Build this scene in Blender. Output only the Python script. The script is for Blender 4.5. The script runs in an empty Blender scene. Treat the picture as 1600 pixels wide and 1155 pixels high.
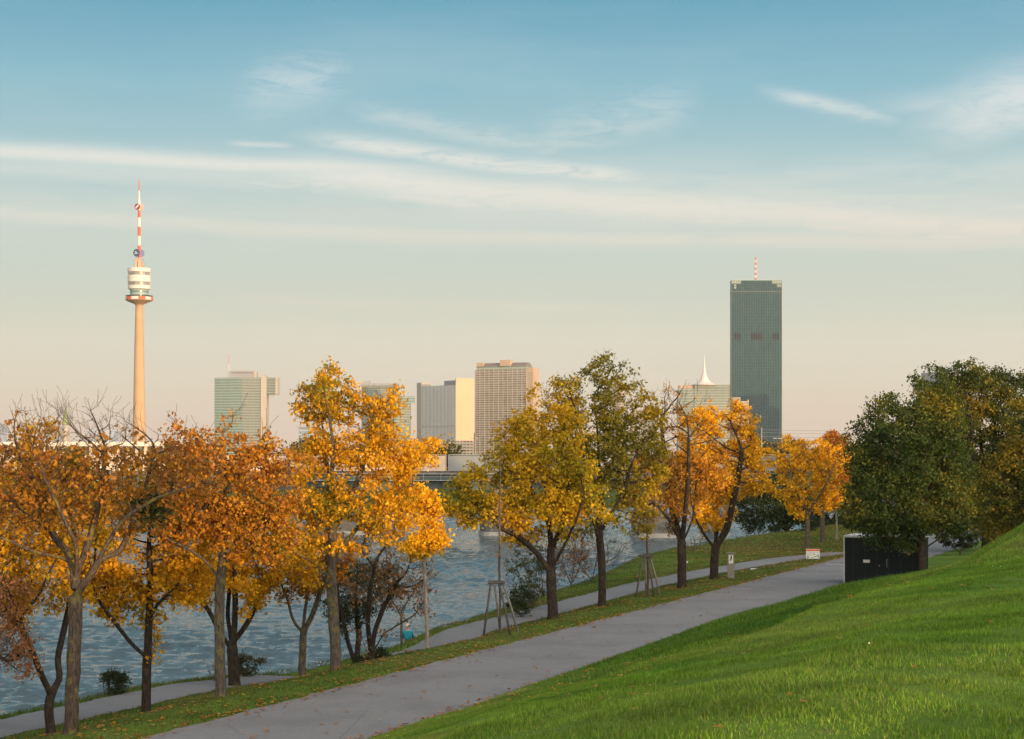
import bpy, bmesh, math, random
import numpy as np
from mathutils import Vector, Matrix
random.seed(7); RNG = np.random.default_rng(11)
S = bpy.context.scene
COL = S.collection
R = math.radians
# ------------------------------------------------------------------ camera
F, HZ, CH = 2700.0, 700.0, 7.0           # focal length (px of a 1600 px wide picture), horizon row, eye height
cam = bpy.data.cameras.new('camera'); co = bpy.data.objects.new('camera', cam); COL.objects.link(co)
co.location = (0, 0, CH); co.rotation_euler = (R(90), 0, 0)
cam.sensor_width = 36; cam.lens = 36*F/1600; cam.shift_y = (HZ-577.5)/1600
cam.clip_start = .5; cam.clip_end = 40000
S.camera = co
S.view_settings.view_transform = 'Standard'; S.view_settings.look = 'None'
S.view_settings.exposure = 0; S.view_settings.gamma = 1
S.cycles.max_bounces = 8; S.cycles.transparent_max_bounces = 8; S.cycles.volume_bounces = 0
S.cycles.use_adaptive_sampling = True; S.cycles.use_denoising = True
# ------------------------------------------------------------------ node helpers
class NT:
    def __init__(s, tree): s.t = tree; s.n = tree.nodes; s.l = tree.links
    def new(s, typ, **kw):
        n = s.n.new(typ)
        for k, v in kw.items(): setattr(n, k, v)
        return n
    def put(s, sock, v):
        if isinstance(v, bpy.types.NodeSocket): s.l.new(v, sock)
        else:
            if isinstance(v, (tuple, list)) and len(v) == 3 and sock.type == 'RGBA': v = (*v, 1)
            sock.default_value = v
    def m(s, op, a, b=None, c=None, clamp=False):
        n = s.new('ShaderNodeMath', operation=op); n.use_clamp = clamp
        s.put(n.inputs[0], a)
        if b is not None: s.put(n.inputs[1], b)
        if c is not None: s.put(n.inputs[2], c)
        return n.outputs[0]
    def mix(s, f, a, b, mode='MIX'):
        n = s.new('ShaderNodeMix', data_type='RGBA', blend_type=mode)
        s.put(n.inputs[0], f); s.put(n.inputs[6], a); s.put(n.inputs[7], b); return n.outputs[2]
    def vec(s, x, y, z):
        n = s.new('ShaderNodeCombineXYZ'); s.put(n.inputs[0], x); s.put(n.inputs[1], y); s.put(n.inputs[2], z); return n.outputs[0]
    def sep(s, v):
        n = s.new('ShaderNodeSeparateXYZ'); s.put(n.inputs[0], v); return n.outputs
    def noise(s, v, scale, detail=4, rough=.5, dist=0.):
        n = s.new('ShaderNodeTexNoise'); s.put(n.inputs['Vector'], v); n.inputs['Scale'].default_value = scale
        n.inputs['Detail'].default_value = detail; n.inputs['Roughness'].default_value = rough; n.inputs['Distortion'].default_value = dist
        return n.outputs['Fac']
    def ramp(s, f, stops, interp='LINEAR'):
        n = s.new('ShaderNodeValToRGB'); s.put(n.inputs[0], f); cr = n.color_ramp; cr.interpolation = interp
        while len(cr.elements) < len(stops): cr.elements.new(.5)
        for e, (p, c) in zip(cr.elements, stops):
            e.position = p; e.color = (*c, 1) if len(c) == 3 else c
        return n.outputs[0]
    def mr(s, v, a, b, c=0., d=1., smooth=True):
        n = s.new('ShaderNodeMapRange'); n.interpolation_type = 'SMOOTHSTEP' if smooth else 'LINEAR'
        s.put(n.inputs[0], v)
        for i, x in enumerate((a, b, c, d)): n.inputs[i+1].default_value = x
        return n.outputs[0]
def lin(r, g, b):
    f = lambda c: (c/255/12.92) if c/255 <= .04045 else ((c/255+.055)/1.055)**2.4
    return (f(r), f(g), f(b))
# ------------------------------------------------------------------ sky and sun
SUN_AZ, SUN_EL = 33.0, 3.0               # behind the camera, to the right
sdir = Vector((math.sin(R(SUN_AZ))*math.cos(R(SUN_EL)), -math.cos(R(SUN_AZ))*math.cos(R(SUN_EL)), math.sin(R(SUN_EL))))
W = bpy.data.worlds.new('World'); S.world = W; W.use_nodes = True
w = NT(W.node_tree); w.n.clear()
geo = w.new('ShaderNodeTexCoord').outputs['Generated']
dx, dy, dz = w.sep(geo)
az = w.m('ARCTAN2', dx, dy); el = w.m('ARCSINE', dz)
px = w.m('MULTIPLY_ADD', az, F, 800.); py = w.m('MULTIPLY_ADD', el, -F, 700.)
e01 = w.mr(el, -.02, .9, 0, 1, False)
def est(y): return ((700-y)/F+.02)/.92
base = w.ramp(e01, [(0, lin(216,188,168)), (est(690), lin(218,194,174)), (est(600), lin(216,208,187)), (est(500), lin(208,213,197)),
    (est(390), lin(198,213,205)), (est(270), lin(170,204,209)), (est(150), lin(138,190,207)), (est(0), lin(92,164,192)),
    (.3, lin(104,156,180)), (.5, lin(122,156,174)), (1, lin(132,152,166))])
V = w.vec(px, py, 0.)
def cv(sx, sy, ox=0.): return w.vec(w.m('MULTIPLY_ADD', px, sx, ox), w.m('MULTIPLY', py, sy), 0.)
warp = w.m('SUBTRACT', w.noise(cv(.0022, .006, 3.), 1, 5, .55), .5)
fine = w.noise(cv(.0045, .03, 9.), 1, 8, .66, .6)
fine2 = w.noise(cv(.011, .05, 19.), 1, 8, .7, .8)
def band(x0, y0, x1, y1, wd, amp, lo=-1e5, hi=1e5, soft=150., strength=1., tex=fine, t0=.35, t1=.62):
    c = w.m('MULTIPLY_ADD', px, (y1-y0)/(x1-x0), y0-x0*(y1-y0)/(x1-x0))
    d = w.m('ADD', w.m('SUBTRACT', py, c), w.m('MULTIPLY', warp, amp))
    g = w.m('EXPONENT', w.m('MULTIPLY', w.m('POWER', w.m('ABSOLUTE', w.m('DIVIDE', d, wd)), 2.), -1.))
    g = w.m('MULTIPLY', g, w.mr(tex, t0, t1, .12, 1.))
    g = w.m('MULTIPLY', g, w.mr(px, lo, lo+soft)); g = w.m('MULTIPLY', g, w.mr(px, hi-soft, hi, 1, 0))
    return w.m('MULTIPLY', g, strength)
bands = [
    band(0, 258, 620, 272, 15, 20, -3000, 900, 400, .95, t0=.05, t1=.42),
    band(0, 275, 620, 290, 26, 30, -3000, 1100, 400, .55, t0=.1, t1=.6),
    band(300, 264, 1600, 376, 30, 56, 200, 4600, 400, 1., fine2, .1, .5),
    band(300, 270, 1600, 366, 26, 40, 200, 4600, 400, .8, t0=.08, t1=.45),
    band(250, 278, 1600, 392, 12, 36, 200, 4600, 300, .9, fine2, .3, .6),
    band(600, 300, 1600, 345, 14, 40, 500, 4600, 300, .85, fine2, .34, .62),
    band(300, 292, 1600, 352, 62, 60, 300, 4600, 500, .62, t0=.1, t1=.6),
    band(480, 222, 1000, 285, 15, 30, 430, 1080, 150, .95, fine2, .22, .55),
    band(360, 234, 470, 236, 5, 10, 340, 480, 50, .6, fine2, .1, .5),
    band(0, 350, 1500, 390, 17, 26, -3000, 1900, 300, .7, t0=.15, t1=.5),
    band(0, 345, 900, 340, 50, 40, -3000, 1300, 300, .4, t0=.1, t1=.6),
    band(1190, 156, 1330, 190, 11, 24, 1160, 1420, 90, .75, fine2, .2, .6),
    band(1300, 186, 1600, 176, 16, 40, 1300, 1800, 160, .6, fine, .18, .6),
    band(1450, 205, 1600, 178, 44, 50, 1370, 2300, 180, .95, fine2, .12, .62),
    band(1460, 225, 1600, 200, 30, 50, 1400, 2300, 120, .8, fine2, .1, .6),
    band(360, 158, 560, 125, 38, 90, 330, 600, 120, .62, fine2, .26, .66),
    band(820, 232, 1040, 180, 36, 60, 780, 1120, 100, .42, fine2, .32, .62),
    band(560, 180, 800, 220, 18, 40, 520, 900, 90, .45, fine2, .3, .62),
    band(280, 468, 1000, 486, 9, 14, 250, 1100, 200, .3, t0=.25, t1=.6),
    band(1100, 300, 1600, 290, 40, 50, 1000, 3000, 300, .45, t0=.2, t1=.6),
]
tot = bands[0]
for b in bands[1:]: tot = w.m('MAXIMUM', tot, b)
veil = w.m('MULTIPLY', w.mr(w.noise(cv(.0012, .006, 31.), 1, 6, .6), .42, .75), w.mr(py, 60, 330, .12, .34))
tot = w.m('MAXIMUM', tot, w.m('MULTIPLY', veil, 1.0))
ccol = w.ramp(e01, [(0, lin(228,208,188)), (est(420), lin(228,222,206)), (est(280), lin(232,233,225)), (est(150), lin(218,229,231)), (1, lin(205,218,226))])
sky = w.mix(tot, base, ccol)
nst = w.new('ShaderNodeTexSky', sky_type='NISHITA'); nst.sun_disc = False
nst.sun_elevation = R(SUN_EL); nst.sun_rotation = math.pi - R(SUN_AZ); nst.altitude = 160; nst.dust_density = 2.0
nish = w.mix(1., nst.outputs[0], (.1, .1, .1), 'MULTIPLY')
sky = w.mix(.06, sky, nish)
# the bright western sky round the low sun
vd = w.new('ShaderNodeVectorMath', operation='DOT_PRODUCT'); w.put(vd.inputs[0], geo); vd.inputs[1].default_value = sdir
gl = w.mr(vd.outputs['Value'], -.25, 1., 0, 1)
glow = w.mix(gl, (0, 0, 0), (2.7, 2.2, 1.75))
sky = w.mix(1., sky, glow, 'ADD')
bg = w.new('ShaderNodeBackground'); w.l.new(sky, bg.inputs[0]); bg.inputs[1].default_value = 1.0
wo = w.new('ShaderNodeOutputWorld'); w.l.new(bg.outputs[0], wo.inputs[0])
sl = bpy.data.lights.new('sun', 'SUN'); sl.energy = 4.4; sl.angle = R(.6); sl.color = (1, .645, .32)
so = bpy.data.objects.new('sun', sl); COL.objects.link(so); so.rotation_euler = (-sdir).to_track_quat('-Z', 'Y').to_euler()

# ------------------------------------------------------------------ materials
def mat(name, build):
    m = bpy.data.materials.new(name); m.use_nodes = True; t = NT(m.node_tree); t.n.clear()
    out = t.new('ShaderNodeOutputMaterial'); sh = build(t); t.l.new(sh, out.inputs[0]); return m
def pr(t, col, rough=.8, spec=.3, metal=0., normal=None):
    p = t.new('ShaderNodeBsdfPrincipled'); t.put(p.inputs['Base Color'], col); t.put(p.inputs['Roughness'], rough)
    t.put(p.inputs['Specular IOR Level'], spec); t.put(p.inputs['Metallic'], metal)
    if normal is not None: t.l.new(normal, p.inputs['Normal'])
    return p.outputs[0]
def bump(t, h, strength=.5, dist=.02):
    b = t.new('ShaderNodeBump'); b.inputs['Strength'].default_value = strength; b.inputs['Distance'].default_value = dist
    t.put(b.inputs['Height'], h); return b.outputs[0]
def pos(t): return t.new('ShaderNodeNewGeometry').outputs['Position']
def objc(t): return t.new('ShaderNodeTexCoord').outputs['Object']
def simple(name, col, rough=.75, spec=.3, metal=0., var=.12, scale=2., bs=.2, obj=True):
    def b(t):
        p = objc(t) if obj else pos(t)
        n = t.noise(p, scale, 5, .6)
        c = t.mix(t.mr(n, .3, .7), tuple(x*(1-var) for x in col), tuple(min(1, x*(1+var)) for x in col))
        return pr(t, c, rough, spec, metal, bump(t, n, bs, .02))
    return mat(name, b)
def leaf_mat(name, tr=.38):
    def b(t):
        a = t.new('ShaderNodeAttribute', attribute_name='tint').outputs['Color']
        p = pr(t, a, .55, .25)
        tl = t.new('ShaderNodeBsdfTranslucent'); t.l.new(a, tl.inputs[0])
        mx = t.new('ShaderNodeMixShader'); mx.inputs[0].default_value = tr
        t.l.new(p, mx.inputs[1]); t.l.new(tl.outputs[0], mx.inputs[2]); return mx.outputs[0]
    return mat(name, b)
M = {}
M['leaf'] = leaf_mat('leaf')
M['grass_blade'] = leaf_mat('grass_blade', .3)
def bark(name, c1, c2, lichen=.5):
    def b(t):
        p = objc(t)
        st = t.vec(*[t.m('MULTIPLY', v, k) for v, k in zip(t.sep(p), (14, 14, 3.2))])
        n = t.noise(st, 1.6, 8, .7); n2 = t.noise(p, 2.6, 5, .65)
        c = t.mix(t.mr(n, .35, .68), c1, c2)
        c = t.mix(t.m('MULTIPLY', t.mr(n2, .52, .66), lichen), c, (.2, .17, .035))
        return pr(t, c, .95, .15, 0, bump(t, n, .9, .03))
    return mat(name, b)
M['bark'] = bark('bark', (.045, .037, .03), (.15, .13, .105), .75)
M['bark_brown'] = bark('bark_brown', (.04, .028, .022), (.125, .095, .075), .8)
M['bark_dark'] = bark('bark_dark', (.016, .012, .010), (.058, .046, .038), .2)
M['bark_pale'] = bark('bark_pale', (.16, .145, .125), (.38, .35, .31), .15)
M['twig'] = simple('twig', (.10, .065, .055), .9)
def grass_ground(t):
    p = pos(t); n = t.noise(p, .35, 6, .6); n2 = t.noise(p, 6, 6, .75); n3 = t.noise(p, 1.3, 4, .6)
    c = t.mix(t.mr(n, .35, .66), (.07, .15, .015), (.13, .22, .03))
    c = t.mix(t.mr(n2, .4, .75), c, (.10, .15, .03))
    c = t.mix(t.m('MULTIPLY', t.mr(n3, .58, .7), .6), c, (.13, .10, .045))
    return pr(t, c, .95, .1, 0, bump(t, n2, .9, .08))
M['ground'] = mat('ground_grass', grass_ground)
def far_grass(t):
    p = pos(t); n = t.noise(p, .03, 6, .6); n2 = t.noise(p, .6, 6, .75)
    c = t.mix(t.mr(n, .35, .66), (.04, .075, .018), (.06, .085, .022)); c = t.mix(t.mr(n2, .5, .8), c, (.09, .09, .035))
    return pr(t, c, .95, .1)
M['far_grass'] = mat('far_grass', far_grass)
def asphalt(t):
    p = pos(t); n = t.noise(p, 34, 4, .8); n2 = t.noise(p, .35, 5, .6); n3 = t.noise(p, 3., 6, .7)
    c = t.mix(t.mr(n, .3, .72), (.145, .153, .166), (.262, .272, .29))
    c = t.mix(t.m('MULTIPLY', t.mr(n2, .4, .68), .55), c, (.135, .142, .155))
    c = t.mix(t.m('MULTIPLY', t.mr(n3, .56, .7), .3), c, (.1, .1, .11))
    v = t.new('ShaderNodeTexVoronoi', feature='DISTANCE_TO_EDGE'); t.put(v.inputs['Vector'], t.mix(.15, p, t.vec(n3, n2, n3))); v.inputs['Scale'].default_value = .3
    c = t.mix(t.mr(v.outputs['Distance'], .0, .006, .45, 0.), c, (.06, .06, .062))
    return pr(t, c, .9, .25, 0, bump(t, n, .5, .01))
M['asphalt'] = mat('asphalt', asphalt)
def water(t):
    p = pos(t); x, y, z = t.sep(p)
    b2 = t.vec(t.m('MULTIPLY', x, 1.3), t.m('MULTIPLY', y, 2.6), 0.)
    big = t.noise(t.vec(t.m('MULTIPLY', x, .03), t.m('MULTIPLY', y, .09), 0.), 1., 4, .6)
    nb = bump(t, t.noise(b2, 1.6, 4, .6), .9, .11)
    c = t.mix(t.mr(big, .3, .7), (.055, .088, .106), (.078, .12, .14))
    pb = t.new('ShaderNodeBsdfPrincipled'); t.put(pb.inputs['Base Color'], c); pb.inputs['Roughness'].default_value = .1
    pb.inputs['IOR'].default_value = 1.42; t.l.new(nb, pb.inputs['Normal'])
    return pb.outputs[0]
M['water'] = mat('water', water)
M['concrete'] = simple('concrete', (.15, .145, .135), .9, .2, 0, .25, .7)
M['pier_base'] = simple('pier_base', (.40, .38, .34), .9, .2, 0, .15, 1.)
M['barrier'] = simple('barrier', (.60, .48, .37), .8, .3, 0, .08, .3)
M['barrier_grey'] = simple('barrier_grey', (.20, .22, .23), .6, .4, 0, .08, .3)
M['girder'] = simple('girder', (.075, .11, .10), .6, .4, 0, .2, .5)
M['steel'] = simple('steel', (.28, .29, .30), .5, .5, .3)
M['wood'] = simple('weathered_wood', (.21, .19, .165), .9, .2, 0, .3, 9.)
M['wood_dark'] = simple('dark_wood', (.09, .08, .075), .9, .2, 0, .3, 9.)
M['white'] = simple('white_paint', (.62, .58, .53), .5, .4, 0, .05)
M['red'] = simple('red_paint', (.55, .10, .045), .6, .3, 0, .08)
M['tower_concrete'] = simple('tower_concrete', (.46, .30, .175), .85, .2, 0, .06, .06)
M['dark_container'] = simple('dark_container', (.006, .011, .013), .55, .2, 0, .15, 1.)
M['container_edge'] = simple('container_edge', (.55, .56, .57), .6, .4, 0, .15, 3.)
M['sign_white'] = simple('sign_white', (.72, .71, .68), .6, .3, 0, .05, 5.)
M['sign_orange'] = simple('sign_orange', (.66, .13, .03), .6, .3, 0, .05, 5.)
M['sign_green'] = simple('sign_green', (.16, .24, .07), .6, .3, 0, .3, 20.)
M['sign_blue'] = simple('sign_blue', (.10, .16, .33), .6, .3)
M['black'] = simple('black', (.015, .015, .017), .6, .3)
M['pillar_grey'] = simple('pillar_grey', (.24, .23, .21), .8, .3, 0, .12, 6.)
M['terracotta'] = simple('terracotta', (.34, .15, .10), .8, .2)
M['roof_dark'] = simple('roof_dark', (.17, .14, .13), .8, .2, 0, .1, .1)
M['peach'] = simple('peach_render', (.42, .31, .225), .85, .2, 0, .06, .05)
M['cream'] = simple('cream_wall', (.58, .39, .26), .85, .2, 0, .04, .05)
M['pale'] = simple('pale_render', (.40, .36, .31), .8, .2, 0, .05, .05)
M['grey_wall'] = simple('grey_wall', (.28, .29, .31), .8, .2, 0, .06, .05)
M['mullion'] = simple('mullion', (.24, .33, .31), .5, .4, .2, .05)
M['mullion_pale'] = simple('mullion_pale', (.19, .225, .20), .5, .4, .1, .05)
M['teal_cloth'] = simple('teal_cloth', (.02, .25, .33), .9, .1)
M['skin'] = simple('skin', (.50, .30, .22), .6, .3)
M['minaret_green'] = simple('minaret_green', (.22, .27, .15), .6, .3)
M['blue_disc'] = simple('blue_disc', (.02, .06, .16), .4, .5)
M['maroon'] = simple('maroon', (.22, .04, .06), .4, .5)
def glass(name, c1, c2, fl=3.6, bay=3.0, rough=.22, frac=.38, metal=.0, spec=.6, lit=None):
    """window glass in floors and bays: spandrel strips, panes of slightly different tint (each blind or room differs)"""
    def b(t):
        x, y, z = t.sep(objc(t)); hx = t.m('ADD', x, y)
        fz = t.m('FRACT', t.m('DIVIDE', z, fl)); iz = t.m('FLOOR', t.m('DIVIDE', z, fl)); ix = t.m('FLOOR', t.m('DIVIDE', hx, bay))
        wn = t.new('ShaderNodeTexWhiteNoise', noise_dimensions='3D'); t.put(wn.inputs['Vector'], t.vec(ix, iz, 1.)); r = wn.outputs['Value']
        wc = t.new('ShaderNodeTexWhiteNoise', noise_dimensions='3D'); t.put(wc.inputs['Vector'], t.vec(ix, 4., 1.)); rc = wc.outputs['Value']
        c = t.mix(t.m('MULTIPLY_ADD', r, .55, t.m('MULTIPLY', rc, .45)), c1, c2)
        sp = t.mr(fz, frac-.04, frac+.04, 1, 0)
        c = t.mix(t.m('MULTIPLY', sp, .7), c, tuple(v*1.9+.015 for v in c2))
        return pr(t, c, t.m('MULTIPLY_ADD', sp, .4, rough), spec, metal)
    return mat(name, b)
M['glass_dc'] = glass('glass_dark_green', (.007, .032, .042), (.02, .066, .074), 3.65, 1.9, .35, .1, 0, .25)
M['fin_green'] = simple('fin_green', (.032, .12, .125), .6, .3)
M['louvre'] = simple('louvre', (.022, .012, .014), .7, .2)
M['glass_green'] = glass('glass_green', (.085, .14, .13), (.15, .22, .195), 3.5, 2.4, .3, .45)
M['glass_grey'] = glass('glass_grey', (.06, .08, .075), (.12, .14, .12), 3.5, 2.6, .3, .45)
M['glass_blue'] = glass('glass_blue', (.10, .14, .19), (.22, .27, .32), 3.6, 3.0, .3, .3)
M['glass_pale'] = glass('glass_pale', (.11, .15, .13), (.19, .22, .18), 3.5, 4.2, .35, .4)
M['window'] = glass('window_glass', (.04, .05, .06), (.26, .25, .23), 3., 2.2, .2, .02, 0, .7)

# ------------------------------------------------------------------ object helpers
def setp(o, label=None, cat=None, group=None, kind=None):
    if label: o['label'] = label
    if cat: o['category'] = cat
    if group: o['group'] = group
    if kind: o['kind'] = kind
    return o
def empty(name, loc, label, cat, group=None, rz=0.):
    o = bpy.data.objects.new(name, None); COL.objects.link(o); o.location = loc; o.rotation_euler = (0, 0, rz); o.empty_display_size = .2
    return setp(o, label, cat, group)
class MB:
    def __init__(s): s.v = []; s.f = []; s.mi = []; s.cur = 0
    def quadbox(s, x0, x1, y0, y1, z0, z1):
        b = len(s.v); s.v += [(x0,y0,z0),(x1,y0,z0),(x1,y1,z0),(x0,y1,z0),(x0,y0,z1),(x1,y0,z1),(x1,y1,z1),(x0,y1,z1)]
        for f in ((3,2,1,0),(4,5,6,7),(0,1,5,4),(1,2,6,5),(2,3,7,6),(3,0,4,7)): s.f.append(tuple(b+i for i in f)); s.mi.append(s.cur)
        return s
    def prism(s, pts, z0, z1):
        b = len(s.v); n = len(pts); s.v += [(x,y,z0) for x, y in pts]+[(x,y,z1) for x, y in pts]
        s.f.append(tuple(b+n-1-i for i in range(n))); s.f.append(tuple(b+n+i for i in range(n))); s.mi += [s.cur]*2
        for i in range(n):
            j = (i+1) % n; s.f.append((b+i, b+j, b+n+j, b+n+i)); s.mi.append(s.cur)
        return s
    def lathe(s, prof, n=24, cx=0, cy=0):
        b = len(s.v)
        for r, z in prof:
            for i in range(n):
                a = 2*math.pi*i/n; s.v.append((cx+r*math.cos(a), cy+r*math.sin(a), z))
        for k in range(len(prof)-1):
            for i in range(n):
                j = (i+1) % n; s.f.append((b+k*n+i, b+k*n+j, b+(k+1)*n+j, b+(k+1)*n+i)); s.mi.append(s.cur)
        s.f.append(tuple(b+n-1-i for i in range(n))); s.f.append(tuple(b+(len(prof)-1)*n+i for i in range(n))); s.mi += [s.cur]*2
        return s
    def tube(s, pts, rad, n=6):
        pts = [Vector(p) for p in pts]; rad = rad if isinstance(rad, (list, tuple)) else [rad]*len(pts); b = len(s.v)
        for i, p in enumerate(pts):
            d = (pts[min(i+1, len(pts)-1)]-pts[max(i-1, 0)]).normalized()
            u = d.cross(Vector((0, 0, 1)) if abs(d.z) < .9 else Vector((1, 0, 0))).normalized(); q = d.cross(u)
            for k in range(n):
                a = 2*math.pi*k/n; s.v.append(tuple(p+(u*math.cos(a)+q*math.sin(a))*rad[i]))
        for i in range(len(pts)-1):
            for k in range(n):
                j = (k+1) % n; s.f.append((b+i*n+k, b+i*n+j, b+(i+1)*n+j, b+(i+1)*n+k)); s.mi.append(s.cur)
        s.f.append(tuple(b+n-1-i for i in range(n))); s.f.append(tuple(b+(len(pts)-1)*n+i for i in range(n))); s.mi += [s.cur]*2
        return s
    def build(s, name, material, parent=None, smooth=False, bev=0.):
        me = bpy.data.meshes.new(name); me.from_pydata(s.v, [], s.f)
        for m_ in (material if isinstance(material, (list, tuple)) else [material]): me.materials.append(m_)
        me.polygons.foreach_set('material_index', s.mi)
        bm = bmesh.new(); bm.from_mesh(me); bmesh.ops.recalc_face_normals(bm, faces=bm.faces)
        if bev: bmesh.ops.bevel(bm, geom=bm.edges[:], offset=bev, segments=2, affect='EDGES')
        bm.to_mesh(me); bm.free()
        if smooth: me.polygons.foreach_set('use_smooth', [True]*len(me.polygons))
        o = bpy.data.objects.new(name, me); COL.objects.link(o)
        if parent is not None: o.parent = parent
        return o
def np_mesh(name, verts, loops, starts, totals, material, parent=None, tint=None, smooth=False):
    me = bpy.data.meshes.new(name); me.vertices.add(len(verts)); me.vertices.foreach_set('co', np.asarray(verts, dtype=np.float32).ravel())
    me.loops.add(len(loops)); me.loops.foreach_set('vertex_index', np.asarray(loops, dtype=np.int32))
    me.polygons.add(len(starts)); me.polygons.foreach_set('loop_start', np.asarray(starts, dtype=np.int32)); me.polygons.foreach_set('loop_total', np.asarray(totals, dtype=np.int32))
    if smooth: me.polygons.foreach_set('use_smooth', np.ones(len(starts), dtype=bool))
    me.update(calc_edges=True); me.materials.append(material)
    if tint is not None:
        a = me.color_attributes.new('tint', 'FLOAT_COLOR', 'POINT'); c = np.ones((len(verts), 4), dtype=np.float32); c[:, :3] = tint
        a.data.foreach_set('color', c.ravel())
    o = bpy.data.objects.new(name, me); COL.objects.link(o)
    if parent is not None: o.parent = parent
    return o

# ------------------------------------------------------------------ terrain (s along the path, u to its left)
P0 = np.array([-.9, 60.]); DV = np.array([.4, .9165]); NV = np.array([-.9165, .4])
def su(x, y): rx, ry = x-P0[0], y-P0[1]; return rx*DV[0]+ry*DV[1], rx*NV[0]+ry*NV[1]
def xy(s, u): return P0[0]+s*DV[0]+u*NV[0], P0[1]+s*DV[1]+u*NV[1]
def sstep(a, b, x): t = np.clip((x-a)/(b-a), 0, 1); return t*t*(3-2*t)
def wob(x, y, sc, seed=0.): # smooth cheap noise in -1..1
    return (np.sin(x*sc+1.3+seed)*np.cos(y*sc*1.17+.4+seed*2)+.6*np.sin(x*sc*2.3-y*sc*1.9+2.1+seed)+.4*np.cos(x*sc*4.1+y*sc*3.7+seed*3))/2
U2S = [-200, -16, -6, -2.6, 5, 14.7, 22.7, 35.7, 43.9, 52.6, 58.8, 66, 400]; U2U = [8.4, 8.2, 8.0, 7.8, 7.8, 7.6, 6.9, 6.7, 5.7, 3.4, 1.2, -1.5, -1.5]
Z2S = [-200, -16, -6, -1, 4, 11, 15, 22.7, 35.7, 43.9, 52.6, 58.8, 400];        Z2Z = [-1.0, -1.0, -1.0, -1.25, -1.95, -1.6, -1.1, -.85, -.6, -.4, -.1, 0, 0]
UCS = [-200, -10, 18, 27, 40, 53, 80, 95, 130, 400];                            UCU = [10.2, 10.0, 9.4, 9.8, 11, 13, 12.8, 11.5, 10, 8]
def terrain(x, y):
    s, u = su(x, y); wv = -(u+5.2)
    hill = np.interp(wv, [0, 1.2, 2.8, 7, 9.6, 10.8, 12, 13.4, 16, 20, 30, 45, 400], [0, .42, 1.08, 2.24, 2.78, 3.16, 3.86, 4.68, 5.16, 5.42, 5.7, 5.9, 5.9])
    A = np.interp(s, [-1000, -42, -32, -24, -17, -12, -7, -3, 1, 6, 12, 20, 30, 60, 1000], [.99, .975, .97, .965, .93, .90, .95, 1.03, 1.07, .97, .72, .42, .2, .1, .1])
    A = A+(.95-A)*sstep(22, 40, wv)*(A < .95)
    zr = hill*A + np.where(wv > 1.5, .15*wob(x, y, .33)*sstep(1.5, 5, wv), 0) + np.where(wv > 1.5, .055*wob(x, y, 1.2, 2.)*sstep(1.5, 4, wv), 0)
    u2 = np.interp(s, U2S, U2U); z2 = np.interp(s, Z2S, Z2Z); uc = np.interp(s, UCS, UCU)
    k = np.clip((u-1.5)/np.maximum(u2-1.6-1.5, .5), 0, 1); k = k*k*(3-2*k)
    k = np.where(u2 < 3.2, np.clip(u/np.maximum(u2, .6), 0, 1), k)
    zl = z2*k
    zc = np.maximum(z2, -1.5)-.02
    zl = np.where(u > u2+1.3, z2+(zc-z2)*sstep(0, 1, (u-u2-1.3)/np.maximum(uc-u2-1.3, .3)), zl)
    zl = np.where(u > uc, zc+(-3.6-zc)*sstep(-.25, 1, (u-uc)/4.2)+ (zc+3.6)*0, zl)
    zl = np.where(u > uc+4.2, -3.6-.15*(u-uc-4.2), zl)
    grassy = sstep(.1, 1., u)*sstep(1.25, 2., np.abs(u-u2))
    zl = zl + grassy*.05*wob(x, y, 1.1, 1.)
    return np.where(wv > 0, zr, np.where(u > 0, zl, 0.))
def tz(x, y): return float(terrain(np.array([x], float), np.array([y], float))[0])
sg = np.concatenate([np.arange(-170, -50, 6), np.arange(-50, -22, 1.), np.arange(-22, 70, .4), np.arange(70, 130, 1.5), np.arange(130, 420, 10)])
ug = np.concatenate([np.arange(-260, -60, 10), np.arange(-60, -30, 2), np.arange(-30, -5.2, .4), [-5.2, -4, -2.6, -1.3, 0], np.arange(.35, 18, .35), [20, 24, 30]])
Sg, Ug = np.meshgrid(sg, ug, indexing='ij'); Xg, Yg = xy(Sg, Ug); Zg = terrain(Xg, Yg)
def grid_mesh(name, X, Y, Z, m, parent=None):
    n0, n1 = X.shape; idx = np.arange(n0*n1).reshape(n0, n1)
    q = np.stack([idx[:-1, :-1], idx[1:, :-1], idx[1:, 1:], idx[:-1, 1:]], -1).reshape(-1, 4)
    # keep normals up
    v = np.stack([X, Y, Z], -1).reshape(-1, 3)
    a, b, c = v[q[0, 0]], v[q[0, 1]], v[q[0, 2]]
    if np.cross(b-a, c-b)[2] < 0: q = q[:, ::-1]
    return np_mesh(name, v, q.ravel(), np.arange(len(q))*4, np.full(len(q), 4), m, parent, smooth=True)
setp(grid_mesh('ground', Xg, Yg, Zg, M['ground']), kind='structure')
# paths: sheets just above the ground, slightly ragged edges
def path_strip(name, ss, ua, ub, lift=.02):
    nn = 9; k = np.linspace(0, 1, nn)[None, :]
    S_ = np.repeat(ss[:, None], nn, 1); U_ = ua[:, None]*(1-k)+ub[:, None]*k
    X, Y = xy(S_, U_); Z = terrain(X, Y)+lift
    return setp(grid_mesh(name, X, Y, Z, M['asphalt']), kind='structure')
ss = np.arange(-60, 330, .5)
rag = lambda s, k: .05*np.sin(s*1.7+k)+.04*np.sin(s*3.9+2*k)+.03*np.sin(s*7.7+k*3)
path_strip('path', ss, -5.15+rag(ss, 1.), -.05+rag(ss, 2.))
ss2 = np.arange(-60, 61, .5); u2c = np.interp(ss2, U2S, U2U)
path_strip('riverside_path', ss2, u2c-1.1+rag(ss2, 3.), u2c+1.1+rag(ss2, 4.), .026)
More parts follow.
